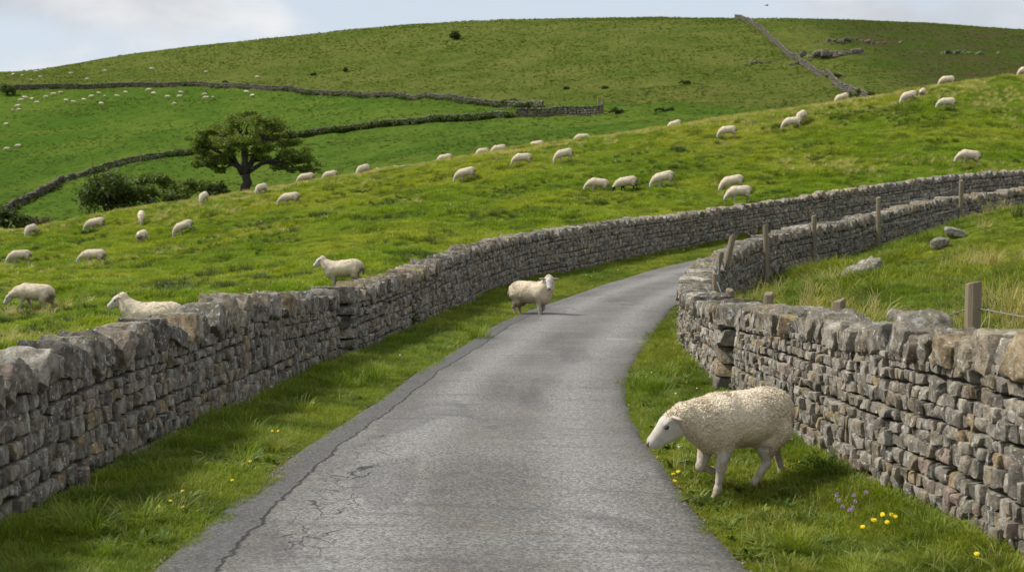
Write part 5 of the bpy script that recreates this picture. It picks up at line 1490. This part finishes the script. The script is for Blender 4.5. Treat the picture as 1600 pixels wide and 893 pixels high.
def bird():
    p = pt(1198, 9, 160); root = empty('bird', tuple(p), .4); tag(root, 'tiny dark bird flying in the sky right of the hilltop', 'bird')
    m = MB(); m.add(*sphere_mb((0, 0, 0), (.16, .05, .05), 8)); m.add(*sphere_mb((.16, 0, .02), (.05, .04, .04), 8))
    m.add([(-.12, -.02, 0), (-.12, .02, 0), (-.28, .06, .01), (-.28, -.06, .01)], [(0, 1, 2, 3)])
    for sg in (1, -1):
        m.add([(.08, sg*.03, .02), (-.06, sg*.03, .02), (-.04, sg*.25, .12), (.07, sg*.24, .13), (-.08, sg*.48, .06), (-.02, sg*.46, .07)], [(0, 1, 2, 3), (3, 2, 4, 5)])
    link('body', m.mesh('body', [M['bird']]), root)

# ------------------------------------------------------------------ light, sky, camera
EL, BEY = math.radians(49), math.radians(12)
def sky_and_sun():
    w = bpy.data.worlds.new('World'); scene.world = w; w.use_nodes = True
    t = w.node_tree; t.nodes.clear(); N = t.nodes.new
    out = N('ShaderNodeOutputWorld'); bg = N('ShaderNodeBackground'); bg.inputs['Strength'].default_value = .135
    sky = N('ShaderNodeTexSky'); sky.sky_type = 'NISHITA'; sky.sun_disc = False; sky.sun_elevation = EL; sky.sun_rotation = math.radians(270) + BEY
    sky.air_density = 1.0; sky.dust_density = 1.2; sky.ozone_density = 1.5
    tc = N('ShaderNodeTexCoord'); mp = N('ShaderNodeMapping'); mp.inputs['Scale'].default_value = (1, 1, 2.3); mp.inputs['Location'].default_value = (.65, .2, .1)
    t.links.new(tc.outputs['Generated'], mp.inputs['Vector'])
    n1 = N('ShaderNodeTexNoise'); n1.inputs['Scale'].default_value = 4.2; n1.inputs['Detail'].default_value = 7; n1.inputs['Roughness'].default_value = .52; n1.inputs['Distortion'].default_value = .4
    n2 = N('ShaderNodeTexNoise'); n2.inputs['Scale'].default_value = 7.5; n2.inputs['Detail'].default_value = 5; n2.inputs['Roughness'].default_value = .5
    t.links.new(mp.outputs[0], n1.inputs['Vector']); t.links.new(mp.outputs[0], n2.inputs['Vector'])
    r1 = N('ShaderNodeMapRange'); r1.interpolation_type = 'SMOOTHSTEP'; r1.inputs['From Min'].default_value = .40; r1.inputs['From Max'].default_value = .56
    t.links.new(n1.outputs['Fac'], r1.inputs['Value'])
    cm = N('ShaderNodeMix'); cm.data_type = 'RGBA'; cm.inputs[6].default_value = (2.55, 2.68, 2.88, 1); cm.inputs[7].default_value = (3.75, 3.8, 3.88, 1)
    r2 = N('ShaderNodeMapRange'); r2.interpolation_type = 'SMOOTHSTEP'; r2.inputs['From Min'].default_value = .35; r2.inputs['From Max'].default_value = .68
    t.links.new(n2.outputs['Fac'], r2.inputs['Value']); t.links.new(r2.outputs[0], cm.inputs[0])
    mx = N('ShaderNodeMix'); mx.data_type = 'RGBA'
    t.links.new(r1.outputs[0], mx.inputs[0])
    veil = N('ShaderNodeMix'); veil.data_type = 'RGBA'; veil.inputs[0].default_value = .88; veil.inputs[7].default_value = (2.75, 3.0, 3.35, 1)
    t.links.new(sky.outputs[0], veil.inputs[6]); t.links.new(veil.outputs[2], mx.inputs[6])
    t.links.new(cm.outputs[2], mx.inputs[7])
    t.links.new(mx.outputs[2], bg.inputs['Color']); t.links.new(bg.outputs[0], out.inputs['Surface'])
    S = Vector((-math.cos(EL) * math.cos(BEY), math.cos(EL) * math.sin(BEY), math.sin(EL)))
    L = bpy.data.lights.new('sun', 'SUN'); L.energy = 2.9; L.angle = math.radians(8.0); L.color = (1, .95, .86)
    o = bpy.data.objects.new('sun', L); COL.objects.link(o); o.rotation_euler = S.to_track_quat('Z', 'Y').to_euler(); o.location = (-40, 10, 60)

def camera():
    c = bpy.data.cameras.new('camera'); c.sensor_fit = 'HORIZONTAL'; c.sensor_width = 36; c.lens = F / 1600 * 36; c.clip_end = 3000; c.clip_start = .1
    c.dof.use_dof = True; c.dof.focus_distance = 15.5; c.dof.aperture_fstop = 4.0
    o = bpy.data.objects.new('camera', c); COL.objects.link(o); o.location = (0, 0, H); o.rotation_euler = (PI/2 - TH, 0, 0)
    scene.camera = o
    v = scene.view_settings; v.view_transform = 'Standard'; v.look = 'None'; v.gamma = 1; v.use_curve_mapping = False; v.exposure = .76
    scene.cycles.max_bounces = 6; scene.cycles.diffuse_bounces = 2; scene.cycles.glossy_bounces = 2; scene.cycles.transmission_bounces = 3; scene.cycles.transparent_max_bounces = 4

import time
_t = [time.time()]
def lap(s):
    print('LAP %s %.1f' % (s, time.time() - _t[0])); _t[0] = time.time()
build_ground(); lap('ground')
build_road(); lap('road')
WA, WB, WB2, WCp = build_walls(); lap('walls')
flock(); lap('flock')
lone_tree(); shrubs(); overgrowth(WA, WB); lap('trees')
fence(); rocks(); small_plants(); bird(); lap('small')
ground_cover(); lap('cover')
sky_and_sun(); camera()
